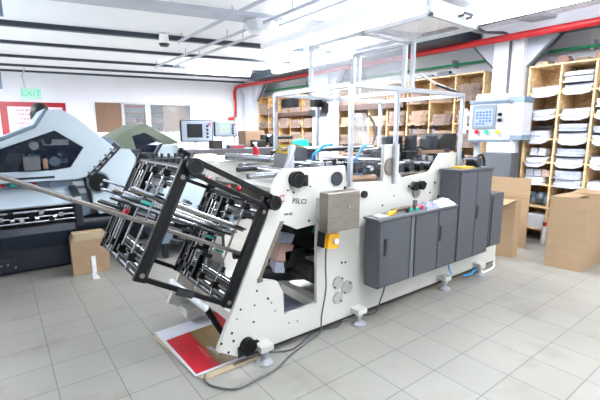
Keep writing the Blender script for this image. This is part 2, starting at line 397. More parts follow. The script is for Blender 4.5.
B().cyl((3.08, 4.95, 2.97), (3.08, 4.95, 3.06), .17, .26, 8).out('diffuser', m_white, t)
B().cyl((3.08, 4.95, 3.14), (3.08, 4.95, CH), .03).out('stem', m_alu, t)

# exit sign
cx = WP(.8, 2.51, 1.2)
t = thing('exit_sign', (cx.x, cx.y, 2.39), 'green and white EXIT sign hanging from a conduit', 'sign')
wbox(B(), .60, 1.0, 2.38, 2.64, 1.2, 1.17).out('panel', m_exit, t, bev=.005)
text('EXIT', .2, FM(WP(.8, 2.51, 1.202), wd, (0, 0, 1)), m_exitg, 'lettering', t, .001)
p = [WP(.69, 2.64, 1.19), WP(.66, 2.93, 1.19), WP(.72, 3.05, 1.19), WP(.72, 3.28, 1.19)]
B().tube(p, .015).out('conduit_drop', m_beamw, t)
# poster
cx = WP(.6, 1.5)
t = thing('poster', (cx.x, cx.y, 1.5), 'large white notice with red border on the back wall', 'poster')
wbox(B(), -.1, 1.36, 1.45, 2.39, .0, .015).out('backing', m_redp, t)
wbox(B(), .06, 1.28, 1.5, 2.27, .015, .02).out('sheet', mat('pink_white_print', '#e9d9e2', .5, var=.12, scale=3), t)
b = B(); mt = mat('faded_red_print', '#c79aa8', .6, var=.2)
for k in range(6):
    z = 2.16-k*.11; s = .24+.04*(k % 3)
    while s < 1.1:
        w_ = .03+.05*R.random(); wbox(b, s, s+w_, z, z+.045, .02, .022); s += w_+.02
b.out('print', mt, t)
# brown boards on the wall
for s0, s1, l in ((2.07, 2.72, 'brown hardboard panel fixed to the wall left of the window'),):
    o = wbox(B(), s0, s1, 1.62, 2.43, .0, .03).out('board', m_wood); tag(o, l, 'board')
o = wbox(B(), 3.84, 4.5, 1.66, 2.40, -.06, -.09).out('board', m_wood); tag(o, 'brown board standing behind the right half of the window', 'board')
o = wbox(B(), 2.8, 3.3, 2.33, 2.37, -.06, -.09).out('red_strip', m_redp); tag(o, 'thin red strip along the top of the left window pane', 'strip')

# ------------------------------------------------------------ shelving
def shelving(y0, y1, nb, zs, top, xf, xb, m, label):
    t = thing('storage_shelf', ((xf+xb)/2, (y0+y1)/2, 0), label, 'shelf', 'board shelving')
    w = (y1-y0)/nb
    for i in range(nb+1):
        y = y0+i*w; B().box(xf, y-.011, 0, xb-.02, y+.011, top).out('upright', m, t)
    for z in zs: B().box(xf+.012, y0, z-.02, xb-.03, y1, z).out('shelf_board', m, t)
    B().box(xf-.003, y0-.01, top-.02, xb-.02, y1+.01, top).out('top_board', m, t)
    B().box(xb-.02, y0, 0, xb, y1, top).out('back_panel', m, t)
    return w
ZR = [.19, .52, .85, 1.18, 1.51, 1.84, 2.17]
YR0 = 2.74-.41*4
wR = shelving(YR0, 2.74, 4, ZR, 2.54, 6.27, 6.86, m_osb, 'light chipboard pigeonhole shelving full of white sheets at the right')
ZL = [.2, .59, .98, 1.37, 1.76, 2.15]
wB = shelving(3.5, 7.0, 7, ZL, 2.58, 6.4, 6.88, m_osb, 'long chipboard shelving of brown card between the two middle columns')
wC = shelving(7.8, 10.5, 5, ZL, 2.62, 6.4, 6.88, m_osbd, 'chipboard shelving of grey brown card at the far end')

def bundle(y0, y1, z, h, xf, xb, m, name, label, cat, group, droop=0, cut=.07, jit=1, layers=4):
    """a loose pile of flat sheets whose front flap tapers and may hang over the shelf"""
    b = B(); dz = h/layers
    for k in range(layers):
        dy = (R.random()-.5)*.02*jit; dx = (R.random()-.5)*.03*jit; za = z+k*dz; zb = za+dz*(.80 if k < layers-1 else 1)
        n_ = 6; pts = []
        a, c = y0+dy, y1+dy; f = xf+dx-(.03 if k == 0 else 0)
        out = [(xb, a), (f+cut, a), (f+.5*cut, a+.015), (f, a+.25*(c-a)), (f, c-.25*(c-a)), (f+.5*cut, c-.015), (f+cut, c), (xb, c)]
        vs = []
        for zz in (za, zb):
            for (x, y) in out:
                d = droop*max(0, (xf+cut*1.05-x)/cut)*1.0
                sag = .012*math.sin((y-y0)/(y1-y0)*math.pi*2+k)*jit*(h/.1)**.5
                vs.append((x, y, zz-d+(abs(sag)*.6 if zz == zb else 0)))
        m_ = len(out)
        fs = [tuple(range(m_))[::-1], tuple(range(m_, 2*m_))]+[(i, (i+1) % m_, m_+(i+1) % m_, m_+i) for i in range(m_)]
        b._add(vs, fs)
    o = b.out(name, m); tag(o, label, cat, group); return o
ord_ = ['leftmost', 'second', 'third', 'fourth']
lev = {0: 'bottom', 1: 'second lowest', 2: 'third lowest', 3: 'fourth lowest', 4: 'third from top', 5: 'second from top', 6: 'top'}
for bay in range(4):
    y1 = 2.74-bay*wR-.02; y0 = y1-wR+.04
    for li, z in enumerate(ZR):
        spec = {(0, 6): [], (0, 5): [.10], (0, 4): [.13], (0, 3): [.07], (0, 2): [.10], (0, 1): [], (0, 0): [],
                (1, 6): [.09, .07, .05], (1, 5): [.09], (1, 4): [.10, .09], (1, 3): [.09, .09], (1, 2): [.10, .10], (1, 1): [.1, .06], (1, 0): []}.get((bay, li))
        if (bay, li) == (0, 6): spec = [.09]
        if spec is None: spec = [.07+.05*R.random() for _ in range(R.choice((1, 2)))] if li > 0 else []
        zz = z+.002
        for k, h in enumerate(spec):
            a = y0+.01*R.random(); c = y1-.01*R.random()
            if bay == 0 and li in (4, 3, 2): a += .06
            pos = '' if len(spec) == 1 else (' lower of its two' if k == 0 else ' upper of its two') if len(spec) == 2 else ('bottommost of its three', 'middle of its three', 'topmost of its three')[k]
            bundle(a, c, zz, h, 6.25, 6.72, (m_paper, m_paper2)[k % 2] if li < 5 else m_paper, 'sheet_pile',
                   'white sheet pile, %s bay from the column, %s shelf%s' % (ord_[bay] if bay else 'first', lev[li], (', '+pos.strip()) if pos else ''),
                   'paper pile', 'white sheet piles on the right shelving', cut=.11, droop=.06 if (k == 0 and li > 2) else .01, layers=max(2, int(h/.022)))
            zz += h+.016
# odd items in the first bay
def small(b, name, m, label, cat, group=None, bev=0, smooth=False):
    return tag(b.out(name, m, bev=bev, smooth=smooth), label, cat, group)
small(B().prism([(2.37, 1.652), (2.36, 1.70), (2.45, 1.685), (2.54, 1.69), (2.60, 1.70), (2.60, 1.652)], 6.28, 6.5, 'yz'), 'folder', m_rubber, 'black folder on top of a white sheet pile in the first bay', 'folder')
for y, l in ((2.60, 'left'), (2.49, 'right')):
    small(B().prism([(y-.05, 1.268), (y-.055, 1.36), (y+.03, 1.38), (y+.05, 1.268)], 6.3, 6.5, 'yz'), 'paper_packet', m_paper, '%s one of two white packets on the fourth lowest shelf' % l, 'packet', 'packets in the first bay')
for k in range(3):
    small(B().prism([(2.37+.11*k, .962), (2.37+.11*k, 1.05+.01*k), (2.47+.11*k, 1.06), (2.47+.11*k, .962)], 6.33, 6.5, 'yz'), 'paper_roll', m_pink if k == 0 else m_paper, ('pale pink', 'white middle', 'white left')[k]+' packet on the third lowest shelf of the first bay', 'packet', 'packets low in the first bay')
b = B()
for k in range(9): b.ball((6.42+.05*(k % 3), 2.38+.032*k, .60+.05*(k % 2)), .085, (1, .8, .9), 10)
small(b, 'plastic_bag', mat('blue_grey_plastic', '#5a6672', .3, var=.4, scale=14, bump=.5), 'crumpled blue-grey plastic bag on a low shelf behind the cartons', 'bag')
small(B().box(6.3, 2.35, .192, 6.6, 2.6, .40), 'storage_box', m_white, 'white box on the bottom shelf seen between the cartons', 'box', bev=.01)
t = thing('spray_bottle', (6.2, 2.31, 0), 'bottle with red cap standing on the floor between the cartons', 'bottle')
B().cyl((6.2, 2.31, 0), (6.2, 2.31, .26), .035).out('body', m_white, t, smooth=True); B().cyl((6.2, 2.31, .26), (6.2, 2.31, .32), .025).out('cap', m_redp, t, smooth=True)
# things on top of the right shelving
for y, w_, h, m, nm, l, c in ((2.62, .16, .06, m_cardp, 'flat_carton', 'flat pale carton on the shelving beside the white column', 'carton'), (2.13, .16, .05, m_kraft2, 'card_pad', 'brown card pad lying on top of the shelving', 'card pad'), (1.88, .2, .1, m_kraft2, 'flat_carton', 'square pinkish carton on top of the shelving', 'carton'), (1.64, .2, .1, m_cardp, 'flat_carton', 'light tan carton furthest right on top of the shelving', 'carton')):
    small(B().box(6.35, y-w_/2, 2.542, 6.6, y+w_/2, 2.542+h), nm, m, l, c, 'cartons on top of the shelving', bev=.004)
b = B().prism([(2.29, 2.542), (2.28, 2.60), (2.32, 2.65), (2.40, 2.65), (2.45, 2.60), (2.44, 2.542)], 6.35, 6.55, 'yz'); small(b, 'cloth_bag', mat('brown_cloth', '#8c6f68', .9, var=.2, scale=20), 'small brown cloth bundle on top of the shelving', 'bundle', bev=.01)
b = B().box(6.42, 4.1, 2.582, 6.6, 4.9, 2.61).box(6.42, 4.15, 2.61, 6.5, 4.4, 2.66).box(6.42, 4.5, 2.61, 6.5, 4.62, 2.64); small(b, 'metal_rack', m_dsteel, 'low grey metal rack on top of the long shelving', 'rack')
# brown card piles in the long shelves
hn = {2: 'fourth shelf down', 3: 'third shelf down', 4: 'second shelf down', 5: 'top shelf'}
on = ['first', 'second', 'third', 'fourth', 'fifth', 'sixth', 'seventh']
for (yy, w_, nb, who, mm) in ((3.5, wB, 7, 'long shelving right end', (m_kraft2, m_kraft)), (7.8, wC, 5, 'middle column, far shelving', (m_kraft, m_kraft))):
    for i in range(nb):
        for li in (2, 3, 4, 5):
            h = .15+.14*R.random()
            bundle(yy+i*w_+.03, yy+(i+1)*w_-.03-.05*R.random(), ZL[li]+.002, h, 6.36, 6.8, mm[(i+li) % 2], 'card_pile',
                   'brown card pile, %s bay from the %s, %s' % (on[i], who, hn[li]), 'card pile', 'brown card piles in the long shelving', droop=.02, jit=2, layers=4)
small(B().box(6.28, 7.72, 2.03, 6.33, 9.75, 2.13), 'brown_strip', m_brownb, 'dark brown strip across the far shelving left of the middle column', 'rail', 'brown strips')  # dark brown strips across the shelf fronts, either side of the column
small(B().box(6.28, 5.0, 2.08, 6.33, 7.05, 2.20), 'brown_strip', m_brownb, 'dark brown strip across the long shelving right of the middle column', 'rail', 'brown strips')
small(B().box(6.12, 7.1, 2.0, 6.18, 7.72, 2.14), 'column_bracket', m_dsteel, 'dark grey bracket strapped round the middle column', 'bracket')
small(B().box(6.1, 10.2, 1.50, 6.17, 11.3, 1.62), 'dark_bar', m_rubber, 'dark horizontal bar in front of the far column', 'bar')
small(B().box(6.22, 6.82, 0, 6.30, 6.96, 2.6), 'shelf_post', m_white, 'white post standing against the shelving by the middle column', 'post')

# ------------------------------------------------------------ cream forming machine
YN, YF = 2.25, 3.2
mach = thing('carton_forming_machine', (2.9, 2.7, 0), 'long cream carton forming machine with black slanted stacker and clear guards', 'machine')
out_n = [(1.02, .17), (1.19, .07), (4.68, .07), (4.68, .45), (4.3, .9), (3.72, 1.40), (3.44, 1.40), (3.28, 1.23), (2.86, 1.2), (2.80, 1.25), (2.80, 1.50), (2.60, 1.50), (2.60, 1.19), (2.17, 1.21), (2.15, 1.345), (1.56, 1.35), (1.50, 1.28), (1.42, 1.02)]
hole = [(1.535, .975), (1.68, .905), (1.87, .92), (1.87, .28), (1.56, .27), (1.555, .45), (1.50, .55), (1.36, .60)]
B().prism(out_n, YN, YN+.035, 'xz', holes=[hole]).out('side_plate', m_cream, mach, bev=.003)
out_f = [(1.02, .17), (1.19, .07), (4.68, .07), (4.68, 1.3), (2.9, 1.3), (2.15, 1.33), (1.50, 1.33), (1.42, 1.25), (1.42, 1.02)]
B().prism(out_f, YF, YF+.035, 'xz', holes=[hole]).out('side_plate', m_cream, mach, bev=.003)
B().prism([(1.34, .60), (1.36, .60), (1.56, .985), (1.53, .985)], YN-.01, YN+.12, 'xz').prism([(1.335, .58), (1.375, .58), (1.375, .61), (1.335, .61)], YN-.012, YN+.1, 'xz').out('slot_guide', m_steel, mach)
# small recessed foot tab and base details on the near plate
B().prism([(1.17, .07), (1.17, .15), (1.24, .17), (1.24, .07)], YN-.004, YN, 'xz').out('toe_line', m_dsteel, mach)
def disc(x, z, r, m, name='cover_disc', d=.012, y=YN, r2=None):
    return B().cyl((x, y-d, z), (x, y, z), r, r2, 22).out(name, m, mach, smooth=True)
for x, z, r, m in ((2.06, 1.25, .055, m_dsteel), (2.68, 1.31, .075, m_steel), (3.06, 1.05, .05, m_steel)):
    disc(x, z, r, m)
for x, z, r in ((2.09, .40, .055), (2.19, .335, .06), (2.09, .27, .05)):
    disc(x, z, r, m_disc)
b = B()
for x, z, r in ((2.13, .43, .008), (2.05, .37, .008), (2.22, .37, .008), (2.16, .30, .008), (2.12, .24, .008)): b.cyl((x, YN-.016, z), (x, YN-.01, z), r)
b.out('bolt', m_dsteel, mach)
b = B()
for x, z, r in ((1.79, .955, .014), (1.24, .68, 0), (2.13, .56, .014), (2.17, .555, .014), (1.31, .42, .01), (1.48, .33, .008), (1.33, .52, .012), (1.30, .30, .012), (1.53, .52, .008), (1.05, .22, .014), (1.14, .21, .014), (1.10, .14, .014), (1.13, .27, .014), (1.35, .09, 0), (1.17, .36, .008), (1.60, .2, .008), (1.68, .19, .008), (1.20, .42, .012), (1.42, .44, .012), (1.45, .40, .008), (3.28, 1.03, .014), (3.22, 1.12, .012), (3.42, .98, .02), (1.80, 1.21, .01), (2.15, 1.17, .02), (1.60, 1.20, .012), (1.65, 1.18, .012), (2.60, .98, .014), (3.35, 1.12, .02), (3.5, 1.2, .01), (3.44, 1.1, .01), (2.75, 1.05, .01)):
    if r: b.cyl((x, YN-.004, z), (x, YN+.001, z), r*.65, n=10)
b.out('screw_hole', m_rubber, mach)
for x, z, r in ((1.66, 1.275, .06),):
    k = B().cyl((x, YN-.05, z), (x, YN, z), r, r*.95, 20).out('hand_knob', m_black, mach, smooth=True)
    B().ring((x, YN-.052, z), (0, -1, 0), r*.72, r*.64, .004).out('knob_ring', m_dsteel, k)
B().box(1.735, YN-.03, 1.22, 1.76, YN, 1.30).out('clamp_lever', m_rubber, mach)
B().cyl((2.305, YN-.02, 1.30), (2.305, YN, 1.30), .024).out('dark_boss', m_rubber, mach)
B().cyl((2.36, YN-.025, 1.10), (2.36, YN, 1.10), .03).out('dark_boss', m_rubber, mach)
for x, z in ((2.99, 1.12), (3.09, 1.12)):
    k = B().cyl((x, YN-.06, z), (x, YN-.02, z), .042).cyl((x, YN-.02, z), (x, YN, z), .02).out('adjuster_knob', m_black, mach, smooth=True)
B().cyl((2.90, YN-.04, 1.125), (2.97, YN-.04, 1.125), .012).out('adjuster_shaft', m_dsteel, mach)
k = B().cyl((1.24, YN-.05, .15), (1.24, YN, .15), .055, n=20).out('hand_knob', m_black, mach, smooth=True)
B().cyl((1.315, YN-.02, .14), (1.315, YN, .14), .022).out('dark_boss', m_rubber, mach)
# maker's lettering on the plate
text('C', .075, FM((1.545, YN-.003, 1.145), (1, 0, -.10), (.10, 0, 1)), m_redp, 'red_letter', mach, .001)
text('PSLCI', .055, FM((1.70, YN-.003, 1.11), (1, 0, -.16), (.16, 0, 1)), m_dsteel, 'lettering', mach, .001)
text('cm 63', .03, FM((1.60, YN-.003, 1.03), (1, 0, -.1), (.1, 0, 1)), m_dsteel, 'lettering', mach, .001).hide_render = False
# feet
for y, d in ((YN, -1), (YF+.035, 1)):
    for x in (1.35, 2.29, 3.54, 4.22):
        yy = y+d*.06
        f_ = B().box(x-.052, min(y, y+d*.10), .10, x+.052, max(y, y+d*.10), .145).out('levelling_foot', m_cream, mach, bev=.004)
        B().cyl((x, yy, .03), (x, yy, .11), .018).cyl((x, yy, .07), (x, yy, .09), .03, n=6).cyl((x, yy, .012), (x, yy, .03), .055, .03).cyl((x, yy, 0), (x, yy, .012), .06).out('foot_pad', m_alu, f_, smooth=True)
# frame cross members
b = B()
for x, z in ((1.25, .2), (2.0, .12), (3.0, .12), (4.0, .12), (4.6, .3), (2.0, .85), (3.0, .9), (4.1, .85)): b.box(x, YN+.035, z, x+.08, YF, z+.08)
b.out('cross_member', m_cream, mach)
b = B()
for z in (.36, .52, .68): b.cyl((1.0+z*.6, YN+.04, z), (1.0+z*.6, YF, z), .03)
# dark drive inside, seen through the slot in the plate
B().box(1.62, 2.75, .60, 2.3, 2.85, .78).box(1.75, 2.5, .52, 1.95, 2.9, .66).cyl((1.5, 2.6, .52), (2.3, 2.6, .34), .05).cyl((1.9, YN+.04, .5), (1.9, YF, .5), .08).box(1.9, 2.6, .6, 2.4, 3.0, 1.0).out('drive_unit', m_rubber, mach)
B().cyl((1.5, 2.9, .58), (2.5, 2.9, .42), .035).cyl((1.45, 2.7, .44), (2.4, 2.7, .26), .03).box(1.5, 2.45, .95, 2.1, 2.47, 1.08).out('inner_rail', m_dsteel, mach)
B().prism([(1.66, .60), (1.78, .57), (1.84, .70), (1.72, .74)], 2.50, 2.62, 'xz').out('chute_block', m_pink, mach, bev=.006)
B().prism([(1.70, .74), (1.82, .70), (1.86, .78), (1.75, .81)], 2.52, 2.6, 'xz').out('chute_flap', m_paper2, mach)
B().prism([(1.66, .50), (1.75, .48), (1.77, .56), (1.67, .59)], 2.52, 2.6, 'xz').out('chute_flap', m_paper2, mach)
B().box(1.95, 2.62, .72, 1.99, 2.64, .82).box(2.1, 2.59, .74, 2.13, 2.6, .78).out('teal_clip', m_teal, mach)
# stainless box on the plate
sb = B().box(1.80, 2.05, .89, 2.12, 2.145, 1.18).out('junction_box', m_steel, mach, bev=.006)
B().box(1.86, 2.145, .95, 2.06, 2.25, 1.12).out('box_mount', m_cream, mach)
B().cyl((2.0, 2.042, 1.07), (2.0, 2.05, 1.07), .012).out('lock', m_chrome, sb)
B().box(1.24, YN+.004, .052, 4.66, YN+.034, .07).out('base_strip', m_rubber, mach)  # thin black strip along the underside of the near plate
# ---- table mechanisms between the plates
b = B()
for x, z, r in ((1.75, 1.30, .03), (1.95, 1.36, .022), (2.2, 1.28, .02), (2.5, 1.30, .022), (2.75, 1.35, .02)):
    b.cyl((x, YN+.04, z), (x, YF, z), r)
b.out('cross_shaft', m_chrome, mach, smooth=True)
B().cyl((2.2, 2.33, 1.225), (2.58, 2.33, 1.215), .03).out('bronze_roller', m_bronze, mach, smooth=True)
for i, (x0, x1, y, z, r, m) in enumerate(((1.9, 3.0, 2.75, 1.46, .016, m_chrome), (1.9, 2.62, 2.6, 1.33, .018, m_chrome), (1.95, 2.9, 3.0, 1.43, .016, m_dsteel), (2.1, 2.6, 2.45, 1.28, .014, m_dsteel), (1.45, 2.1, 2.55, 1.28, .022, m_chrome), (1.55, 2.2, 2.9, 1.30, .02, m_dsteel))):
    B().cyl((x0, y, z), (x1, y, z), r).out('guide_rail', m, mach, smooth=True)
b1, b2, b3 = B(), B(), B()
for i in range(46):
    x = 1.95+R.random()*.65; y = 2.36+R.random()*.75; z = 1.18+R.random()*.16; s_ = .02+R.random()*.035
    (b1, b2, b3)[i % 3].box(x-s_, y-s_*.6, z-.02, x+s_, y+s_*.6, z+s_)
b1.out('slide_block', m_dsteel, mach, bev=.003); b2.out('slide_block', m_chrome, mach, bev=.003); b3.out('slide_block', m_black, mach, bev=.003)
B().box(1.5, YN+.04, 1.19, 1.88, YF, 1.22).out('bed_cover', m_cream, mach)
B().box(1.88, YN+.04, 1.12, 2.6, YF, 1.15).out('bed_plate', m_dsteel, mach)
B().box(2.78, YN+.04, 1.08, 4.4, YF, 1.12).out('bed_plate', m_dsteel, mach)
# grey inclined hopper with hazard sticker
hp = B().prism([(1.90, 1.28), (2.09, 1.28), (2.10, 1.47), (1.97, 1.49), (1.92, 1.43)], 2.66, 2.90, 'xz').out('hopper_housing', m_grey, mach, bev=.006)
B().prism([(1.915, 1.425), (1.965, 1.492), (2.10, 1.472), (2.105, 1.478), (1.965, 1.50), (1.91, 1.43)], 2.70, 2.86, 'xz').out('hazard_sticker', m_hazard, hp)
B().prism([(1.97, 1.4995), (2.02, 1.491), (2.02, 1.494), (1.97, 1.5025)], 2.64, 2.72, 'xz').out('red_mark', m_redp, hp)
B().box(1.80, 2.50, 1.30, 1.84, 2.53, 1.50).cyl((1.74, 2.5, 1.28), (1.84, 2.5, 1.5), .02).out('hopper_arm', m_alu, mach)
small(B().prism([(4.86, 1.322), (4.88, 1.44), (5.05, 1.47), (5.16, 1.44), (5.18, 1.322)], 6.5, 6.7, 'xz'), 'spare_bottle', m_teal, 'small green container on the bench end behind the grey hopper', 'container', bev=.01)
# air hoses
for p in ([(2.14, 2.6, 1.25), (2.06, 2.58, 1.32), (2.08, 2.56, 1.42), (2.17, 2.54, 1.49), (2.26, 2.52, 1.50)], [(2.54, 2.4, 1.20), (2.44, 2.4, 1.26), (2.42, 2.4, 1.38), (2.50, 2.42, 1.47), (2.58, 2.42, 1.50)], [(2.42, 2.45, 1.26), (2.38, 2.45, 1.32), (2.42, 2.45, 1.38)]):
    B().tube(p, .011).out('air_hose', m_cyan, mach, smooth=True)
# clear disc
d_ = B().cyl((3.02, 2.90, 1.60), (3.0, 2.94, 1.60), .19, n=32).out('clear_disc', g_disc, mach, smooth=True)
B().ring((3.02, 2.895, 1.60), (0, 1, 0), .193, .184, .025, 32).out('disc_rim', m_greyl, d_)
B().cyl((2.93, 2.88, 1.46), (2.93, 2.9, 1.46), .05).out('brass_wheel', mat('brass', '#b49a5c', .4, .5), mach)
# ---- gluing section at the right
for x in (3.60, 3.98):
    h_ = B().box(x-.035, 2.70, 1.34, x+.05, 2.80, 1.57).out('head_block', m_dsteel, mach, bev=.006)
    B().cyl((x, 2.73, 1.58), (x, 2.73, 1.65), .014).out('spindle', m_chrome, h_)
    B().cyl((x, 2.73, 1.64), (x, 2.73, 1.665), .05, n=12).cyl((x, 2.73, 1.665), (x, 2.73, 1.68), .02).out('star_knob', m_black, h_)
B().box(3.42, 2.85, 1.38, 3.60, 3.0, 1.56).out('head_cover', m_dsteel, mach, bev=.01)
B().prism([(4.10, 1.38), (4.10, 1.53), (4.18, 1.59), (4.45, 1.59), (4.45, 1.38)], 2.72, 3.0, 'xz').out('head_cover', m_rubber, mach, bev=.01)
B().box(3.35, 2.42, 1.39, 3.75, 2.46, 1.42).out('cover_rail', m_bronze, mach)
for x0, x1, y, z, r, m in ((2.8, 3.9, 2.5, 1.30, .02, m_chrome), (2.8, 3.6, 2.62, 1.24, .018, m_black), (2.8, 3.7, 2.8, 1.36, .022, m_dsteel), (2.85, 3.35, 2.34, 1.22, .022, m_steel), (2.8, 3.6, 2.95, 1.42, .02, m_chrome)):
    B().cyl((x0, y, z), (x1+.5, y, z), r).out('guide_rail', m, mach, smooth=True)
for x in (2.9, 3.05, 3.2, 3.35, 3.5, 3.7, 3.9): B().cyl((x, YN+.05, 1.28), (x, YF, 1.28), .04).out('feed_roller', m_dsteel if x != 3.2 else m_black, mach, smooth=True)
b1, b2, b3 = B(), B(), B()
for i in range(96):
    x = 2.84+R.random()*1.2; y = 2.36+R.random()*.78; z = 1.18+R.random()*.20; s_ = .02+R.random()*.04
    (b1, b2, b3)[i % 3].box(x-s_, y-s_*.6, z-.02, x+s_, y+s_*.6, z+s_)
b1.out('slide_block', m_black, mach, bev=.003); b2.out('slide_block', m_dsteel, mach, bev=.003); b3.out('slide_block', m_chrome, mach, bev=.003)
B().box(2.98, 2.36, 1.25, 3.02, 2.38, 1.29).box(3.2, 2.36, 1.27, 3.24, 2.38, 1.31).out('blue_fitting', m_cyan, mach)

# ---- guard frame posts and hood
def post(x, y, z0, z1, w=.032, m=m_alu, name='guard_post'):
    return B().box(x-w/2, y-w/2, z0, x+w/2, y+w/2, z1).box(x-w*.18, y-w/2-.002, z0, x+w*.18, y-w/2, z1).out(name, m, mach, bev=.002)
GT = 1.96
for x, z0 in ((2.185, 1.18), (2.72, 1.16), (3.71, 1.25)): post(x, YN-.02, z0, GT)
for x, z0 in ((2.2, 1.33), (2.74, 1.30), (3.72, 1.30)): post(x, 3.3, z0-.25, GT)
def rail(p, q, w=.036, name='guard_rail'):
    p, q = Vector(p), Vector(q); d = (q-p); M = FM(p, d, (0, 0, 1)) 
    M = Matrix.Translation(p) @ d.to_track_quat('X', 'Z').to_matrix().to_4x4()
    return B().box(0, -w/2, -w/2, d.length, w/2, w/2, M).out(name, m_alu, mach, bev=.002)
for a, c in (((2.18, YN-.02, GT), (3.72, YN-.02, GT)), ((2.2, 3.3, GT), (3.74, 3.3, GT)), ((2.185, YN-.02, GT), (2.2, 3.3, GT)), ((2.72, YN-.02, GT-.03), (2.74, 3.3, GT-.03)), ((3.71, YN-.02, GT), (3.72, 3.3, GT))): rail(a, c)
HX0, HX1, HZ = 2.5, 3.1, 2.40
for x, y in ((HX1, 2.38), (HX1, 2.47), (HX1, 3.14), (HX1, 3.06), (HX0+.02, 3.14)): post(x, y, GT, HZ, .034, m_white, 'hood_post')
# lid: clear top in a white frame, overhanging the front
B().box(HX0, 1.78, HZ, HX0+.03, 3.16, HZ+.03).box(HX1, 1.78, HZ, HX1+.03, 3.16, HZ+.03).box(HX0, 1.78, HZ, HX1+.03, 1.81, HZ+.12).box(HX0, 3.13, HZ, HX1+.03, 3.16, HZ+.03).box(HX0, 2.42, HZ, HX1+.03, 2.45, HZ+.03).out('lid_frame', m_white, mach, bev=.003)
B().box(HX0+.03, 1.81, HZ+.012, HX1, 3.13, HZ+.018).out('lid_pane', g_acr, mach)
B().box(HX1+.012, 2.45, GT+.03, HX1+.018, 3.13, HZ).box(HX0+.05, 3.135, GT+.03, HX1, 3.141, HZ).out('hood_pane', g_acr, mach)
rail((HX1, 2.4, GT+.02), (HX1, 3.14, GT+.02))
B().tube([(2.83, 1.775, HZ+.05), (2.83, 1.74, HZ+.05), (2.83, 1.73, HZ+.065), (2.93, 1.73, HZ+.065), (2.93, 1.74, HZ+.05), (2.93, 1.775, HZ+.05)], .008).out('lid_handle', m_greyl, mach)
B().cyl((3.12, 2.3, 2.12), (3.35, 2.28, 2.04), .009).out('gas_strut', m_white, mach); B().cyl((3.33, 2.282, 2.045), (3.66, 2.25, 1.985), .014).out('gas_strut', m_dsteel, mach)
B().box(2.62, 3.2, 1.86, 2.78, 3.28, 1.93).box(2.7, 3.15, 1.80, 2.76, 3.2, 1.9).out('hinge_bracket', m_rubber, mach)
B().box(2.26, 3.1, 1.84, 2.34, 3.28, 1.92).out('hinge_bracket', m_rubber, mach)
B().box(2.25, 2.23, 1.2, 2.58, 2.234, GT-.03).out('guard_pane', glass('thin_clear_pane', '#e4e8ef', .03), mach)

# ---- slanted stacker: local axes e1 (down to the machine), e2 (up)
e1 = Vector((math.cos(math.radians(26)), 0, -math.sin(math.radians(26)))); e2 = Vector((math.sin(math.radians(26)), 0, math.cos(math.radians(26)))); EY = Vector((0, 1, 0))
O1 = Vector((1.245, 0, .845))
def S(a, y, c): return O1 + e1*a + EY*y + e2*c
def sbox(b, a0, a1, y0, y1, c0, c1):
    P = [S(a, y, c) for c in (c0, c1) for (a, y) in ((a0, y0), (a1, y0), (a1, y1), (a0, y1))]
    return b._add(P, [(3, 2, 1, 0), (4, 5, 6, 7), (0, 1, 5, 4), (1, 2, 6, 5), (2, 3, 7, 6), (3, 0, 4, 7)])
FR = ((0, -.40, .365), (-.60, -.36, .37))
for ai, lo, hi in FR:
    sb_ = sbox(B(), ai-.036, ai+.036, 2.19, 2.225, lo, hi).out('stacker_side_bar', m_black, mach, bev=.006)
    sbox(B(), ai+.02, ai+.025, 2.186, 2.19, lo+.05, hi-.08).out('edge_strip', m_dsteel, sb_)
    b = B()
    for c in (lo+.04, hi-.10): p = S(ai, 2.185, c); b.cyl(p, p+Vector((0, .01, 0)), .014)
    b.out('bolt', m_steel, sb_)
    p = S(ai+.03, 2.14, hi-.02)
    k = B().cyl(p, p+Vector((0, .06, 0)), .05, n=20).out('stacker_knob', m_black, mach, smooth=True)
    B().ring(p+Vector((0, -.003, 0)), (0, 1, 0), .044, .038, .004).out('knob_ring', m_dsteel, k)
    sbox(B(), ai-.035, ai+.035, 3.06, 3.09, lo, hi).out('stacker_side_bar', m_black, mach, bev=.006)
    for c, r, m in ((lo+.02, .022, m_dsteel), (lo+.07, .018, m_chrome), (lo+.12, .016, m_black), (lo+.16, .014, m_chrome), (hi-.05, .02, m_dsteel), (hi-.11, .018, m_chrome), (hi-.16, .014, m_black)):
        B().cyl(S(ai, 2.22, c), S(ai, 3.07, c), r).out('cross_rod', m, mach, smooth=True)
    for c in (-.2, .2): sbox(B(), ai-.012, ai+.012, 2.4, 3.06, c-.02, c+.02).out('inner_bar', m_black, mach)
    for y in (2.40, 2.62, 2.82, 2.88, 3.0):
        B().cyl(S(ai-.03, y, lo+.02), S(ai-.03, y, hi-.06), .007).out('guide_rod', m_chrome if y != 3.0 else m_dsteel, mach, smooth=True)
        for c in (lo+.09, hi-.10): sbox(B(), ai-.05, ai-.005, y-.02, y+.02, c-.022, c+.022).out('rod_clamp', m_black, mach, bev=.005)
    # black inner plates that carry the pusher
    for y in (2.74, 2.93): sbox(B(), ai-.04, ai+.01, y-.012, y+.012, lo+.04, hi-.08).out('inner_plate', m_black, mach)
    # coil springs on the top rods
    q = []
    for i in range(72):
        t_ = i/6*2*math.pi/1.0; q.append(S(ai, 2.62+.30*i/72, hi-.20)+Vector((.018*math.cos(i*1.05), 0, .018*math.sin(i*1.05))))
    B().tube(q, .0045, 5).out('coil_spring', m_chrome, mach)
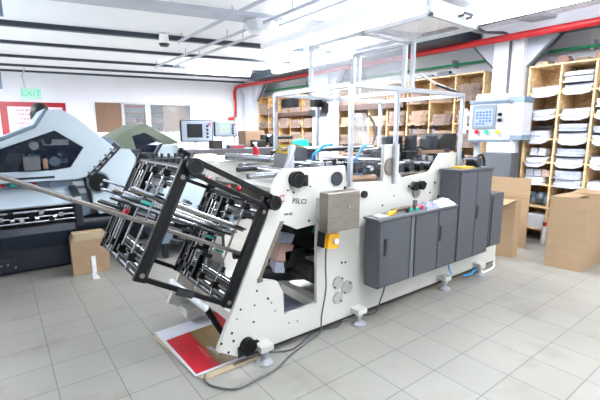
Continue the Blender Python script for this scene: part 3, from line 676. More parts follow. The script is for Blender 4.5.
# long rails through both frames, reaching up to the left
rails = [(2.32, .115, -.80, .0, .008, m_chrome), (2.35, .10, -.80, .0, .008, m_steel), (2.42, .075, -.80, .0, .008, m_chrome), (2.50, .055, -.78, .03, .009, m_chrome), (2.53, .04, -.78, .03, .007, m_dsteel), (2.62, .02, -.80, .03, .009, m_chrome), (2.66, .005, -.8, .03, .007, m_dsteel), (2.75, .06, -.78, .03, .009, m_steel), (2.78, .045, -.78, .03, .007, m_chrome), (2.88, -.04, -.8, .03, .008, m_chrome), (2.92, -.055, -.8, .03, .008, m_dsteel), (2.97, .03, -.8, .03, .008, m_chrome), (2.99, -.08, -.8, .03, .008, m_steel), (3.02, .09, -.8, .03, .008, m_chrome)]
for y, c, a0, a1, r, m in rails:
    q = sbox(B(), a0, a1, y-r*1.5, y+r*1.5, c-r, c+r).out('stack_rail', m, mach, bev=.004)
for y, c, m in ((2.30, -.05, m_rail), (2.355, -.05, m_rail), (2.41, -.055, m_rail)):
    sbox(B(), -2.3, .02, y-.02, y+.02, c-.010, c+.010).out('long_rail', m, mach, bev=.003)
b = B(); b2 = B(); b3 = B()
for i in range(48):
    a = -.56+R.random()*.5; y = 2.45+R.random()*.55; c = -.16+R.random()*.34
    (b, b2, b3)[i % 3]; sbox((b, b2, b3)[i % 3], a-.02-.02*R.random(), a+.02, y-.015, y+.015, c-.008, c+.008+.014*R.random())
b.out('rail_carriage', m_black, mach, bev=.003); b2.out('rail_carriage', m_dsteel, mach, bev=.003); b3.out('rail_carriage', m_dsteel, mach, bev=.003)
b = B()
for a, y, c in ((-.09, 2.45, .10), (-.12, 2.6, .04), (-.68, 2.35, .06), (-.10, 2.38, -.08), (-.14, 2.5, -.02)): sbox(b, a-.03, a+.03, y-.012, y+.012, c-.008, c+.008)
b.out('teal_clip', m_teal, mach)
b = B()
for a, y, c in ((-.72, 2.5, -.03), (-.70, 2.62, -.06), (-.4, 2.3, .33), (-.25, 2.3, .33), (-.12, 2.4, .36)): b.ball(S(a, y, c), .018)
b.out('red_knob', m_redp, mach, smooth=True)
# links between the frames
def link(a0, y0, c0, a1, y1, c1, w, d, m, name):
    p, q = S(a0, y0, c0), S(a1, y1, c1); dd = q-p; M = Matrix.Translation(p) @ dd.to_track_quat('X', 'Z').to_matrix().to_4x4()
    return B().box(0, -d/2, -w/2, dd.length, d/2, w/2, M).out(name, m, mach, bev=.004)
link(-.57, 2.17, .385, .0, 2.17, .375, .034, .02, m_black, 'upper_link'); link(-.57, 2.17, .31, .0, 2.17, .30, .03, .02, m_black, 'upper_link')
link(-.57, 2.21, -.34, 0, 2.21, -.38, .03, .03, m_black, 'lower_link'); link(-.57, 3.075, -.34, 0, 3.075, -.38, .03, .03, m_black, 'lower_link')
sbox(B(), -.37, -.26, 2.185, 2.20, -.385, -.345).out('link_plate', m_dsteel, mach)
link(-.57, 3.075, .30, .03, 3.075, .33, .03, .03, m_black, 'upper_link')
# struts from frame to base
B().cyl((1.14, 2.42, .20), (1.02, 2.40, .42), .022).out('gas_damper', m_black, mach)
B().cyl((.80, 2.41, .66), (1.02, 2.40, .42), .02, .026).ball((.80, 2.41, .66), .022).out('wrapped_damper', m_wrap, mach, smooth=True)
B().box(1.12, 3.05, .06, 1.4, 3.18, .14).out('base_foot', m_cream, mach)
# yellow stop button with cable
t = thing('stop_button_box', (1.98, 2.12, .70), 'yellow emergency stop box on the cream plate under the steel box', 'switch')
Mb = Matrix.Translation((1.90, 2.16, .82)) @ Matrix.Rotation(.12, 4, 'Y')
B().box(-.035, -.0, -.075, .06, .08, .045, Mb).out('box_back', m_navy, t, bev=.004); B().box(-.03, -.045, -.07, .075, .0, .045, Mb).out('box_front', m_yellow, t, bev=.004)
B().cyl(Mb @ Vector((.03, -.07, -.01)), Mb @ Vector((.03, -.045, -.01)), .022).out('push_button', m_white, t, smooth=True)
def smoothpts(P, n_=6):
    P = [Vector(p) for p in P]; Q = []
    for i in range(len(P)-1):
        p0, p1, p2, p3 = P[max(i-1, 0)], P[i], P[i+1], P[min(i+2, len(P)-1)]
        for k in range(n_):
            t_ = k/n_; Q.append(.5*((2*p1)+(-p0+p2)*t_+(2*p0-5*p1+4*p2-p3)*t_*t_+(-p0+3*p1-3*p2+p3)*t_**3))
    return Q+[P[-1]]
o = B().tube(smoothpts([(1.90, 2.18, .74), (1.915, 2.2, .6), (1.92, 2.2, .4), (1.88, 2.2, .2), (1.86, 2.2, .06), (1.72, 2.2, .012), (1.53, 2.14, .012), (1.35, 2.06, .012), (1.19, 2.04, .012), (1.04, 2.04, .012), (.94, 2.15, .012), (.92, 2.24, .012), (.95, 2.3, .012)]), .0065).out('cable', m_cordg, smooth=True)
tag(o, 'grey cable dropping from the yellow stop box and curling across the floor', 'cable')
o = B().tube(smoothpts([(2.50, 2.1, .34), (2.50, 2.14, .2), (2.46, 2.2, .04), (2.3, 2.38, .012), (2.11, 2.26, .012), (1.9, 2.3, .012), (1.6, 2.2, .012), (1.4, 2.28, .012), (1.15, 2.28, .012)]), .0065).out('cable', m_cordg, smooth=True)
tag(o, 'dark cable hanging from the low grey cabinet and running under the machine', 'cable')
o = B().tube(smoothpts([(4.25, 2.18, .1), (4.3, 2.2, .012), (4.55, 2.2, .02), (4.75, 2.3, .03), (4.95, 2.4, .012), (4.85, 2.5, .012), (4.65, 2.4, .06), (4.5, 2.28, .14)]), .013).out('cable', m_cordw, smooth=True)
tag(o, 'white cable looped on the floor at the right foot of the machine', 'cable')
o = B().tube(smoothpts([(3.50, 2.14, .33), (3.48, 2.12, .26), (3.53, 2.13, .2), (3.6, 2.15, .16)]), .008).out('air_hose', m_cyan, smooth=True); tag(o, 'short blue air hose under the low grey cabinet', 'hose')
o = B().tube(smoothpts([(3.9, 2.2, .06), (4.05, 2.2, .05), (4.2, 2.22, .08)]), .01).out('air_hose', m_cyan, smooth=True); tag(o, 'blue air hose lying beside the rightmost machine foot', 'hose')

# ------------------------------------------------------------ grey cabinets
YC = 2.02
def handle(x, z, par, y=YC):
    h = B().box(x-.016, y-.02, z-.07, x+.016, y-.012, z+.07).out('handle', m_rubber, par, bev=.003)
    B().cyl((x, y-.024, z-.05), (x, y-.02, z-.05), .007).out('keyhole', m_chrome, h)
t = thing('electrical_cabinet', (2.85, 2.13, .36), 'low wide grey cabinet with tools lying on top, bolted to the machine', 'cabinet', 'grey cabinets')
B().box(2.30, YC, .36, 3.40, YC+.145, .915).out('body', m_grey, t, bev=.004)
B().box(2.285, YC-.015, .915, 3.39, YC+.155, .935).out('top_panel', m_greyl, t, bev=.004)
B().box(2.6, YC+.145, .45, 3.3, YN-.002, .85).out('mounting_rail', m_grey, t)
d = B().box(2.31, YC-.012, .375, 2.68, YC, .905).out('door', m_grey, t, bev=.004); handle(2.37, .70, d)
B().box(2.70, YC-.010, .375, 2.74, YC, .905).out('mullion', m_greyl, t, bev=.003)
d = B().box(2.76, YC-.012, .375, 3.08, YC, .905).out('door', m_grey, t, bev=.004)
d = B().box(3.09, YC-.012, .375, 3.37, YC, .905).out('door', m_grey, t, bev=.004); handle(3.12, .70, d)
t = thing('electrical_cabinet', (3.72, 2.1, .36), 'tall grey double-door cabinet beneath the control panel', 'cabinet', 'grey cabinets')
B().box(3.40, YC, .36, 4.00, 2.22, 1.235).out('body', m_grey, t, bev=.004)
B().box(3.385, YC-.015, 1.235, 4.01, 2.235, 1.255).out('top_panel', m_grey, t, bev=.004)
d = B().box(3.41, YC-.012, .375, 3.69, YC, 1.225).out('door', m_grey, t, bev=.004)
d = B().box(3.70, YC-.012, .375, 3.97, YC, 1.225).out('door', m_grey, t, bev=.004); handle(3.73, .82, d)
t = thing('electrical_cabinet', (4.12, 2.1, .40), 'narrow grey cabinet at the right end, lower than its neighbour', 'cabinet', 'grey cabinets')
B().box(4.012, YC, .40, 4.28, 2.235, .97).out('body', m_grey, t, bev=.004); d = B().box(4.04, YC-.012, .42, 4.26, YC, .95).out('door', m_grey, t, bev=.004)
# things on the low cabinet
TZ = .936
t = thing('utility_knife', (2.52, 2.1, TZ), 'yellow utility knife at the left of the low cabinet top', 'knife')
B().prism([(2.46, 2.08), (2.50, 2.05), (2.62, 2.11), (2.60, 2.14)], TZ, TZ+.02, 'xy').out('grip', m_yellow, t, bev=.004); B().prism([(2.44, 2.07), (2.46, 2.06), (2.50, 2.08), (2.48, 2.09)], TZ+.005, TZ+.01, 'xy').out('blade', m_chrome, t)
small(B().prism([(2.33, 2.05), (2.46, 2.04), (2.44, 2.14), (2.34, 2.13)], TZ, TZ+.008, 'xy'), 'cloth_scrap', m_cream, 'pale scrap lying at the left corner of the low cabinet', 'scrap')
for x, m, l in ((2.68, m_rubber, 'black screwdriver beside the yellow knife'), (2.74, m_teal, 'teal handled screwdriver, left of two'), (2.82, m_teal, 'teal handled screwdriver, right of two')):
    t = thing('screwdriver', (x, 2.1, TZ), l, 'screwdriver', 'hand tools on the low cabinet')
    B().cyl((x, 2.05, TZ+.016), (x+.05, 2.09, TZ+.016), .015).out('grip', m, t, smooth=True); B().cyl((x+.05, 2.09, TZ+.016), (x+.12, 2.15, TZ+.016), .005).out('shank', m_chrome, t)
small(B().box(2.86, 2.07, TZ, 2.95, 2.12, TZ+.03), 'tape_measure', m_redp, 'red tape measure between the tools and the cloth', 'tape measure', bev=.01)
small(B().cyl((2.62, 2.16, TZ+.012), (2.9, 2.165, TZ+.012), .012), 'wooden_rod', m_wood, 'brown wooden rod behind the screwdrivers', 'rod', smooth=True)
def rag(cx_, cy_, cz, rx, ry, h, m, label, seed):
    rr = random.Random(seed); b = B(); n_ = 14; vs = []; fs = []
    for i in range(n_):
        for j in range(n_):
            u, v = i/(n_-1)*2-1, j/(n_-1)*2-1; k = max(0, 1-max(abs(u), abs(v))**3)
            vs.append((cx_+u*rx*(1+.12*rr.random()), cy_+v*ry*(1+.1*rr.random()), cz+k*h*(.35+.65*rr.random())))
    for i in range(n_-1):
        for j in range(n_-1): fs.append((i*n_+j, (i+1)*n_+j, (i+1)*n_+j+1, i*n_+j+1))
    vs += [(cx_-rx, cy_-ry, cz), (cx_+rx, cy_-ry, cz), (cx_+rx, cy_+ry, cz), (cx_-rx, cy_+ry, cz)]; q = n_*n_; fs.append((q, q+3, q+2, q+1))
    b._add(vs, fs); o = b.out('rag', m, smooth=True); tag(o, label, 'cloth', 'rags'); return o
rag(3.02, 2.09, TZ, .09, .07, .07, m_cloth, 'crumpled grey cloth on the low cabinet', 3)
rag(3.24, 2.09, TZ, .12, .07, .07, mat('white_rag', '#e4e6dc', .9, var=.05, scale=20), 'crumpled white rag against the tall cabinet', 4)
small(B().box(2.90, 2.14, TZ, 2.94, 2.16, TZ+.07), 'sanding_pad', m_greyl, 'small grey pad standing behind the grey cloth', 'pad')
# things on the tall cabinet
TZ = 1.256
small(B().prism([(3.5, 2.06), (3.68, 2.04), (3.70, 2.16), (3.52, 2.18)], TZ, TZ+.018, 'xy'), 'note_pad', m_hazard, 'yellow pad lying on the tall grey cabinet', 'pad')
t = thing('hand_tool', (3.84, 2.2, TZ), 'grey cylindrical clamp on the tall grey cabinet', 'tool')
B().cyl((3.84, 2.08, TZ+.05), (3.84, 2.20, TZ+.05), .05).box(3.79, 2.09, TZ, 3.89, 2.19, TZ+.02).out('body', m_dsteel, t, smooth=True); B().cyl((3.72, 2.14, TZ+.07), (3.84, 2.14, TZ+.07), .014).out('lever', m_dsteel, t)
o = B().tube(smoothpts([(4.07, 2.32, TZ-.30), (4.08, 2.30, TZ-.10), (4.12, 2.28, TZ+.05), (4.22, 2.27, TZ+.10), (4.29, 2.27, TZ+.02), (4.28, 2.28, TZ-.1), (4.22, 2.30, TZ-.2), (4.2, 2.32, TZ-.34)]), .014).out('cable', m_rubber, smooth=True); tag(o, 'thick black cable arching beside the tall grey cabinet', 'cable')

# control panel on its post
PC = Vector((4.12, 2.33, 0)); ang = math.radians(-76)
Mp = Matrix.Translation((4.31, 2.28, 1.73)) @ Matrix.Rotation(ang, 4, 'Z')
t = thing('control_panel', (4.42, 2.4, 0), 'white touchscreen control panel on a post above the tall cabinet', 'control panel')
hs = B().box(-.19, 0, -.22, .19, .22, .20, Mp).out('enclosure', m_white, t, bev=.012)
B().prism([(.02, .20), (.08, .29), (.20, .29), (.20, .20)], -.15, .15, 'yz', M=Mp).out('top_hood', m_white, t, bev=.01)
B().box(-.198, -.012, .18, .198, .23, .215, Mp).box(-.198, -.012, -.235, .198, .23, -.205, Mp).out('trim_band', m_palei, t, bev=.006)
sc = B().box(-.16, -.012, -.09, .085, 0, .165, Mp).out('screen', m_screenf, t, bev=.003)
B().box(-.13, -.014, -.06, .055, -.011, .125, Mp).out('display', m_screen, sc)
b = B()
for i in range(5):
    for j in range(5):
        if R.random() < .85: x = -.115+i*.033; z = -.045+j*.031; b.box(x, -.016, z, x+.02, -.014, z+.012+.006*R.random(), Mp)
b.out('display_icons', m_bluei, sc)
for z, m in ((.06, m_rubber), (.0, m_rubber)):
    k = B().cyl(Mp @ Vector((.125, -.03, z)), Mp @ Vector((.125, 0, z)), .02).box(.12, -.045, z-.006, .15, -.03, z+.006, Mp).out('rotary_switch', m, t)
for x, m in ((-.10, m_redp), (.0, m_exitg), (.11, m_yellow)):
    k = B().cyl(Mp @ Vector((x, -.02, -.125)), Mp @ Vector((x, 0, -.125)), .022).out('push_button', m, t, smooth=True)
B().box(-.15, .1, -1.73, -.09, .16, -.22, Mp).box(-.25, .0, -1.73, .05, .26, -1.70, Mp).out('post', m_white, t, bev=.006)
B().box(-.30, .12, -.10, -.2, .16, -.06, Mp).box(-.30, .12, .06, -.2, .16, .10, Mp).box(-.30, .12, -.14, -.26, .16, .14, Mp).out('side_handle', m_white, t)
t2 = thing('wall_cabinet', (6.0, 2.76, 1.49), 'pale grey switch cabinet on the near column behind the control panel', 'cabinet')
B().box(5.9, 2.62, 1.56, 6.19, 2.90, 2.02).out('body', m_white, t2, bev=.01)
B().box(5.89, 2.61, 2.02, 6.19, 2.91, 2.10).box(5.89, 2.61, 1.49, 6.19, 2.91, 1.56).out('trim_band', m_palei, t2, bev=.005)
small(B().box(5.95, 2.75, 0, 6.18, 3.2, 1.30), 'grey_cabinet', m_greyl, 'grey cabinet standing at the foot of the near column', 'cabinet', bev=.01)

# ------------------------------------------------------------ cardboard boxes
def carton(corners, z0, z1, m, label, name='cardboard_box', flaps=None, seam=None, top=None):
    c0 = Vector(corners[0]+(0,)); t = thing(name, (sum(c[0] for c in corners)/4, sum(c[1] for c in corners)/4, z0), label, 'box', 'cardboard boxes')
    b = B(); cen = ORG[t.name]
    inn = [Vector(c).lerp(cen.to_2d(), .012/((Vector(c)-cen.to_2d()).length)) for c in corners]
    P = [(c[0], c[1], z0) for c in corners]+[(c[0], c[1], z1) for c in corners]+[(c.x, c.y, z1) for c in inn]+[(c.x, c.y, z0+.01) for c in inn]
    fs = [(0, 1, 2, 3)]+[(i, (i+1) % 4, 4+(i+1) % 4, 4+i) for i in range(4)]+[(4+i, 4+(i+1) % 4, 8+(i+1) % 4, 8+i) for i in range(4)]+[(8+i, 8+(i+1) % 4, 12+(i+1) % 4, 12+i) for i in range(4)]+[(12, 13, 14, 15)]
    b._add(P, fs); b.out('carton_body', m, t)
    for (i, L, out_, dz) in (flaps or ()):
        a, c = Vector(corners[i]), Vector(corners[(i+1) % 4]); mid = (a+c)/2; nrm = (mid-cen.to_2d()).normalized()*out_
        q = [(a.x, a.y, z1), (c.x, c.y, z1), (c.x+nrm.x*L, c.y+nrm.y*L, z1+dz), (a.x+nrm.x*L, a.y+nrm.y*L, z1+dz)]
        B()._add(q+[(x, y, z-.005) for x, y, z in q], [(0, 1, 2, 3), (7, 6, 5, 4), (0, 1, 5, 4), (1, 2, 6, 5), (2, 3, 7, 6), (3, 0, 4, 7)]).out('flap', m, t)
    return t
carton([(5.23, 1.53), (5.80, 1.50), (5.76, 1.86), (5.17, 1.89)], 0, .86, m_card, 'tall open cardboard box at the right edge of the floor', flaps=[(1, .16, 1, .02), (2, .16, -1, -.03)])
carton([(5.15, 2.27), (5.25, 2.25), (5.19, 2.57), (5.07, 2.60)], 0, .76, m_card, 'narrow cardboard box beside the grey cabinets', flaps=[(3, .2, 1, -.05)])
t = carton([(5.72, 2.35), (5.82, 2.39), (5.70, 3.0), (5.60, 2.95)], 0, .97, m_card, 'large brown cardboard box standing behind the narrow one')
B()._add([(5.72-.004, 2.35-.004, .70), (5.60-.004, 2.95-.004, .70), (5.60-.004, 2.95-.004, .706), (5.72-.004, 2.35-.004, .706)], [(0, 1, 2, 3)]).out('fold_line', m_cardd, t)
# carton leaning on the dark press
t = thing('cardboard_box', (.72, 4.95, 0), 'small brown carton with a strip of clear tape against the dark press', 'box', 'cardboard boxes')
Mq = Matrix.Translation((.73, 4.93, 0)) @ Matrix.Rotation(math.radians(-4), 4, 'Z') @ Matrix.Rotation(math.radians(-5), 4, 'X')
B().prism([(-.19, .0), (.19, .0), (.19, .28), (.165, .33), (.165, .47), (-.16, .47), (-.19, .40)], 0, .3, 'xz', M=Mq).out('carton_body', m_card, t, bev=.003)
B().prism([(-.16, .39), (.165, .40), (.165, .475), (-.155, .475)], -.006, -.001, 'xz', M=Mq).out('flap', m_cardp, t)
B().box(-.0, -.004, -.0, .045, -.001, .20, Mq).out('tape', m_wrap, t)
small(B().prism([(.70, 4.70), (.77, 4.68), (.76, 4.91), (.72, 4.92)], .001, .004, 'xy'), 'tape_strip', m_wrap, 'clear tape strip on the floor in front of the small carton', 'tape')

# ------------------------------------------------------------ sheets on the floor
o = B().prism([(.83, 3.03), (.90, 2.30), (.93, 2.25), (1.34, 2.25), (1.42, 2.5), (1.5, 3.0), (.86, 3.05)], .001, .012, 'xy').out('card_sheet', m_cardp); tag(o, 'tan backing board underneath the printed sheet on the floor', 'board')
t = thing('printed_sheet', (1.1, 2.7, .014), 'white sheet printed red and olive, lying by the machine foot', 'sheet')
B().prism([(.855, 3.06), (.885, 2.31), (1.46, 2.31), (1.48, 3.10)], .014, .018, 'xy').out('paper', m_paper, t)
B().prism([(.885, 2.88), (.90, 2.33), (1.075, 2.33), (1.075, 2.90)], .0185, .0195, 'xy').out('red_panel', m_redp, t)
B().prism([(1.075, 2.90), (1.075, 2.33), (1.45, 2.34), (1.46, 2.92)], .0185, .0195, 'xy').out('olive_panel', m_olive, t)
text('LBINDE', .045, FM((1.115, 2.53, .0205), (.12, -1, 0), (1, .12, 0)), m_paper, 'lettering', t, .0003)
text('packaging solutions', .024, FM((1.05, 2.55, .0205), (.0, -1, 0), (1, 0, 0)), m_pink, 'lettering', t, .0003)
t = thing('printed_sheet', (1.5, 3.1, .022), 'second red printed sheet further under the machine', 'sheet')
B().prism([(1.28, 2.75), (1.62, 2.75), (1.75, 3.14), (1.40, 3.16)], .021, .026, 'xy').out('paper', m_redp, t); B().prism([(1.36, 3.10), (1.75, 3.10), (1.75, 3.14), (1.36, 3.14)], .0262, .027, 'xy').out('white_stripe', m_paper, t)
small(B().prism([(1.5, 2.5), (2.2, 2.4), (2.4, 3.0), (1.7, 3.1)], .001, .006, 'xy'), 'paper_scrap', m_paper2, 'white scrap sheet on the floor inside the machine frame', 'sheet')
small(B().prism([(2.2, 2.32), (2.28, 2.30), (2.29, 2.36), (2.22, 2.38)], .001, .006, 'xy'), 'paper_scrap', m_paper, 'tiny white paper scrap under the middle foot', 'scrap')

# ------------------------------------------------------------ pale blue press at left
pr = thing('printing_press', (-.4, 6.2, 0), 'dark navy press with pale blue angular hood at the left edge', 'press')
PX0 = -1.9
B().box(PX0, 5.42, .02, .70, 7.0, .30).out('plinth', m_navy, pr, bev=.01)
B().prism([(5.32, .46), (5.38, .29), (5.45, .27), (7.0, .27), (7.0, .9), (5.75, .88), (5.5, .62), (5.42, .57), (5.34, .55)], PX0, .66, 'yz').out('apron', m_navy2, pr, bev=.006)
B().box(-.2, 5.38, .06, .06, 5.42, .2).out('access_cover', m_navy, pr, bev=.006)
b = B()
for x, z in ((-.1, .14), (-.04, .14), (.03, .1), (-.14, .08), (.35, .43), (-.05, .42)): b.cyl((x, 5.36, z), (x, 5.39, z), .012)
b.out('bolt', m_chrome, pr)
B().prism([(5.28, .50), (5.28, .86), (5.7, .95), (5.7, .50)], .66, .74, 'yz').out('end_plate', m_navy, pr, bev=.006)
B().prism([(5.23, .80), (5.26, .80), (5.26, .86), (5.23, .86)], .67, .73, 'yz').out('white_latch', m_paper, pr)
for y, z, r, m in ((5.38, .715, .022, m_chrome), (5.34, .655, .014, m_chrome), (5.33, .60, .014, m_chrome), (5.46, .68, .035, m_dsteel), (5.33, .56, .012, m_black)):
    B().cyl((PX0, y, z), (.66, y, z), r).out('roller', m, pr, smooth=True)
b = B(); b2 = B()
for i in range(17):
    x = -1.0+i*.095
    (b if i % 2 else b2).box(x-.03, 5.30, .60+(i % 3)*.04, x+.02, 5.35, .65+(i % 3)*.04)
for x in (.05, .28, .45): b2.cyl((x-.02, 5.33, .64), (x+.02, 5.33, .64), .03)
b.out('roller_carriage', m_black, pr, bev=.004); b2.out('roller_carriage', m_chrome, pr, bev=.004)
# sloping table and console
B().prism([(5.28, .79), (5.32, .765), (5.86, .93), (5.86, .96)], PX0, .66, 'yz').out('feed_table', m_pale, pr, bev=.004)
cs = B().prism([(5.78, .95), (5.82, 1.02), (6.05, 1.06), (6.6, 1.08), (6.6, .9), (5.9, .9)], PX0, .50, 'yz').out('console', m_palei, pr, bev=.006)
for x in (-1.2, -.7, -.25, .22): B().prism([(5.93, 1.045), (6.02, 1.06), (6.02, 1.067), (5.93, 1.052)], x, x+.26, 'yz').out('console_slot', m_navy, cs)
for x, m in ((-.1, m_rubber), (.0, m_redp), (.10, m_exitg), (.17, m_rubber), (.24, m_rubber), (.31, m_redp)):
    B().cyl((x, 5.77, .985), (x, 5.80, .99), .022).out('push_button', m, cs, smooth=True)
B().prism([(.46, .96), (.50, 1.10), (.84, 1.18), (.92, .55), (.70, .5)], 5.76, 6.5, 'xz').out('corner_housing', m_palei, pr, bev=.006)
B().prism([(.92, .55), (.80, 1.2), (.84, 1.2), (.96, .55)], 5.72, 5.76, 'xz').out('dark_edge', m_navy, pr)
for z in (.93, .83): B().box(.72, 5.73, z, .88, 5.76, z+.06).out('name_plate', m_white, pr, bev=.004)
# hood with window
HY = 5.62
hood = [(PX0, 1.03), (PX0, 1.36), (-.5, 1.36), (.02, 1.50), (.38, 1.66), (.52, 1.87), (.66, 1.88), (.82, 1.78), (1.22, 1.41), (.86, 1.05), (.74, 1.03)]
win = [(-1.4, 1.17), (-1.4, 1.24), (-.5, 1.30), (.02, 1.42), (.57, 1.63), (.86, 1.42), (.70, 1.18), (.5, 1.15)]
hd = B().prism(hood, HY, HY+.04, 'xz', holes=[win]).out('hood_front', m_pale, pr, bev=.006)
B().prism(win, HY+.015, HY+.02, 'xz').out('hood_window', g_win, hd)
roof = hood[1:9]; b = B(); 
for i in range(len(roof)-1):
    (xa, za), (xb_, zb) = roof[i], roof[i+1]; nx, nz = (zb-za), -(xb_-xa); l_ = math.hypot(nx, nz); nx, nz = nx/l_*.025, nz/l_*.025
    b.prism([(xa, za), (xb_, zb), (xb_+nx, zb+nz), (xa+nx, za+nz)], HY+.04, HY+1.1, 'xz')
b.out('hood_roof', m_palei, pr)
B().prism([(PX0, 1.395), (-.5, 1.395), (.0, 1.535), (.36, 1.695), (.49, 1.885), (.52, 1.875), (.38, 1.665), (.02, 1.505), (-.5, 1.365), (PX0, 1.365)], HY+.01, HY+1.12, 'xz').out('hood_edge', m_palei, pr)
B().prism(hood, HY+1.1, HY+1.13, 'xz').out('hood_back', m_navy, pr)
b = B(); b2 = B(); b3 = B()
for i in range(60):
    x = -.6+R.random()*1.3; y = HY+.2+R.random()*.8; z = 1.12+R.random()*.38; s_ = .02+R.random()*.05
    if z > 1.25+.25*(x+.6): z = 1.2
    (b, b2, b3)[i % 3].box(x-s_, y-s_, z-s_, x+s_, y+s_, z+s_*.7)
b.out('print_unit', m_black, pr, bev=.004); b2.out('print_unit', m_dsteel, pr, bev=.004); b3.out('print_unit', m_palei, pr, bev=.004)
for x, z, r, m in ((.35, 1.45, .05, m_chrome), (.5, 1.50, .04, m_black), (.15, 1.30, .09, m_dsteel), (-.25, 1.25, .09, m_chrome), (.55, 1.25, .06, m_palei)):
    B().cyl((x, HY+.1, z), (x, HY+1.0, z), r).out('print_cylinder', m, pr, smooth=True)
B().box(.45, HY+.15, 1.45, .72, HY+.2, 1.52).out('light_bar', m_white, pr)
B().box(.22, HY-.12, 1.17, .38, HY-.001, 1.33).out('sensor_box', m_greyl, pr, bev=.008)
B().box(.41, HY-.06, 1.18, .46, HY-.001, 1.30).out('sensor_block', m_kraft2, pr, bev=.005)
B().box(.10, HY-.005, 1.06, .52, HY, 1.085).out('hood_slot', m_rubber, pr)
# hinge strip between hood and side cover
Mh = Matrix.Translation((.84, HY+.02, 1.07)) @ Matrix.Rotation(-math.radians(46), 4, 'Y')
B().box(0, -.01, -.10, .56, .0, .01, Mh).out('hinge_strip', m_navy, pr)
b = B()
for k in range(5): b.prism([(.05+k*.1, -.07), (.05+k*.1, -.005), (.075+k*.1, -.005), (.075+k*.1, -.05), (.11+k*.1, -.05), (.11+k*.1, -.07)], -.03, 0, 'xz', M=Mh)
b.out('hinge_tab', m_chrome, pr)
oc = [(.90, 1.10), (1.12, 1.385), (1.42, 1.385), (1.49, 1.28), (1.46, 1.0), (1.30, .56), (.98, .55), (.92, .70)]
B().prism(oc, 5.66, 5.71, 'xz').out('side_cover', m_pale, pr, bev=.008)
B().prism(oc, 5.71, 6.9, 'xz').out('side_housing', m_palei, pr)
hb = B().cyl((1.0, 5.60, .97), (1.0, 5.66, .97), .115, n=24).out('hub', m_black, pr, smooth=True)
B().ring((1.0, 5.648, .97), (0, -1, 0), .14, .115, .01, 24).out('hub_ring', m_palei, hb)
B().cyl((1.02, 5.57, .95), (1.02, 5.6, .95), .02).out('hub_bolt', m_chrome, hb)
B().cyl((.72, 5.9, .42), (1.45, 5.9, .42), .14).box(.7, 5.9, .02, 1.45, 6.8, .4).out('lower_drum', m_navy2, pr, smooth=True)
B().prism([(1.0, 1.40), (1.18, 1.55), (1.30, 1.52), (1.42, 1.44), (1.40, 1.39), (1.1, 1.39)], 6.2, 6.9, 'xz').out('grey_bracket', m_palei, pr)

# delivery section beyond, with grey green hood
dv = thing('delivery_unit', (2.3, 7.5, 0), 'press section with grey green angular hood behind the pale blue cover', 'press')
B().box(1.55, 6.6, .02, 2.45, 8.4, 1.0).out('base', m_palei, dv, bev=.01)
gh = [(1.42, 1.46), (1.70, 1.62), (1.92, 1.74), (2.02, 1.74), (2.55, 1.44), (2.3, 1.36), (2.24, 1.20), (1.6, 1.20)]
gw = [(1.78, 1.54), (1.98, 1.60), (2.28, 1.44), (2.16, 1.26), (1.85, 1.26)]
g_ = B().prism(gh, 6.9, 6.94, 'xz', holes=[gw]).out('hood_front', m_green, dv, bev=.005)
B().prism(gw, 6.915, 6.92, 'xz').out('hood_window', g_win, g_)
b = B(); roof = gh[:5]
for i in range(4):
    (xa, za), (xb_, zb) = roof[i], roof[i+1]; b.prism([(xa, za), (xb_, zb), (xb_, zb-.03), (xa, za-.03)], 6.94, 8.0, 'xz')
b.out('hood_roof', m_green, dv); B().prism(gh, 8.0, 8.03, 'xz').out('hood_back', m_green, dv)
B().box(1.7, 7.2, 1.0, 2.3, 7.9, 1.38).out('inner_unit', m_dsteel, dv)
B().prism([(2.06, 1.2), (2.18, 1.40), (2.44, 1.40), (2.48, 1.34), (2.48, 1.05), (2.06, 1.05)], 6.7, 6.88, 'xz').out('end_cover', m_pale, dv, bev=.006)
B().prism([(2.02, 1.2), (2.16, 1.42), (2.20, 1.42), (2.06, 1.2)], 6.66, 6.7, 'xz').out('cover_edge', m_navy, dv)
b = B().box(1.5, 6.0, 1.22, 1.9, 6.5, 1.30).cyl((1.5, 6.2, 1.28), (1.7, 6.2, 1.28), .08).cyl((1.6, 5.9, 1.22), (2.4, 5.9, 1.22), .035).box(1.5, 6.1, .02, 2.3, 6.6, 1.2); b.out('gripper_unit', m_dsteel, dv)
b = B()
for k in range(8): b.box(1.7+k*.1, 5.86, 1.10, 1.73+k*.1, 5.9, 1.3)
b.out('gripper_finger', m_dsteel, dv)
# pale blue boxes under the stacker (machine table behind it)
rt = thing('sheet_table', (1.75, 5.2, 0), 'low pale blue-grey machine table with folded covers behind the stacker', 'table')
B().box(1.5, 4.9, .50, 2.55, 5.7, .56).out('table_top', m_palei, rt)
B().prism([(1.52, .56), (1.72, .92), (2.45, .92), (2.52, .56)], 5.2, 5.68, 'xz').out('cover', m_pale, rt, bev=.01)
B().prism([(1.48, .50), (2.6, .50), (2.5, .20), (1.55, .20)], 4.95, 5.68, 'xz').out('skirt', m_palei, rt)
for x in (1.6, 2.4):
    for y in (5.0, 5.62): B().box(x-.03, y-.03, 0, x+.03, y+.03, .25).out('leg', m_navy, rt)

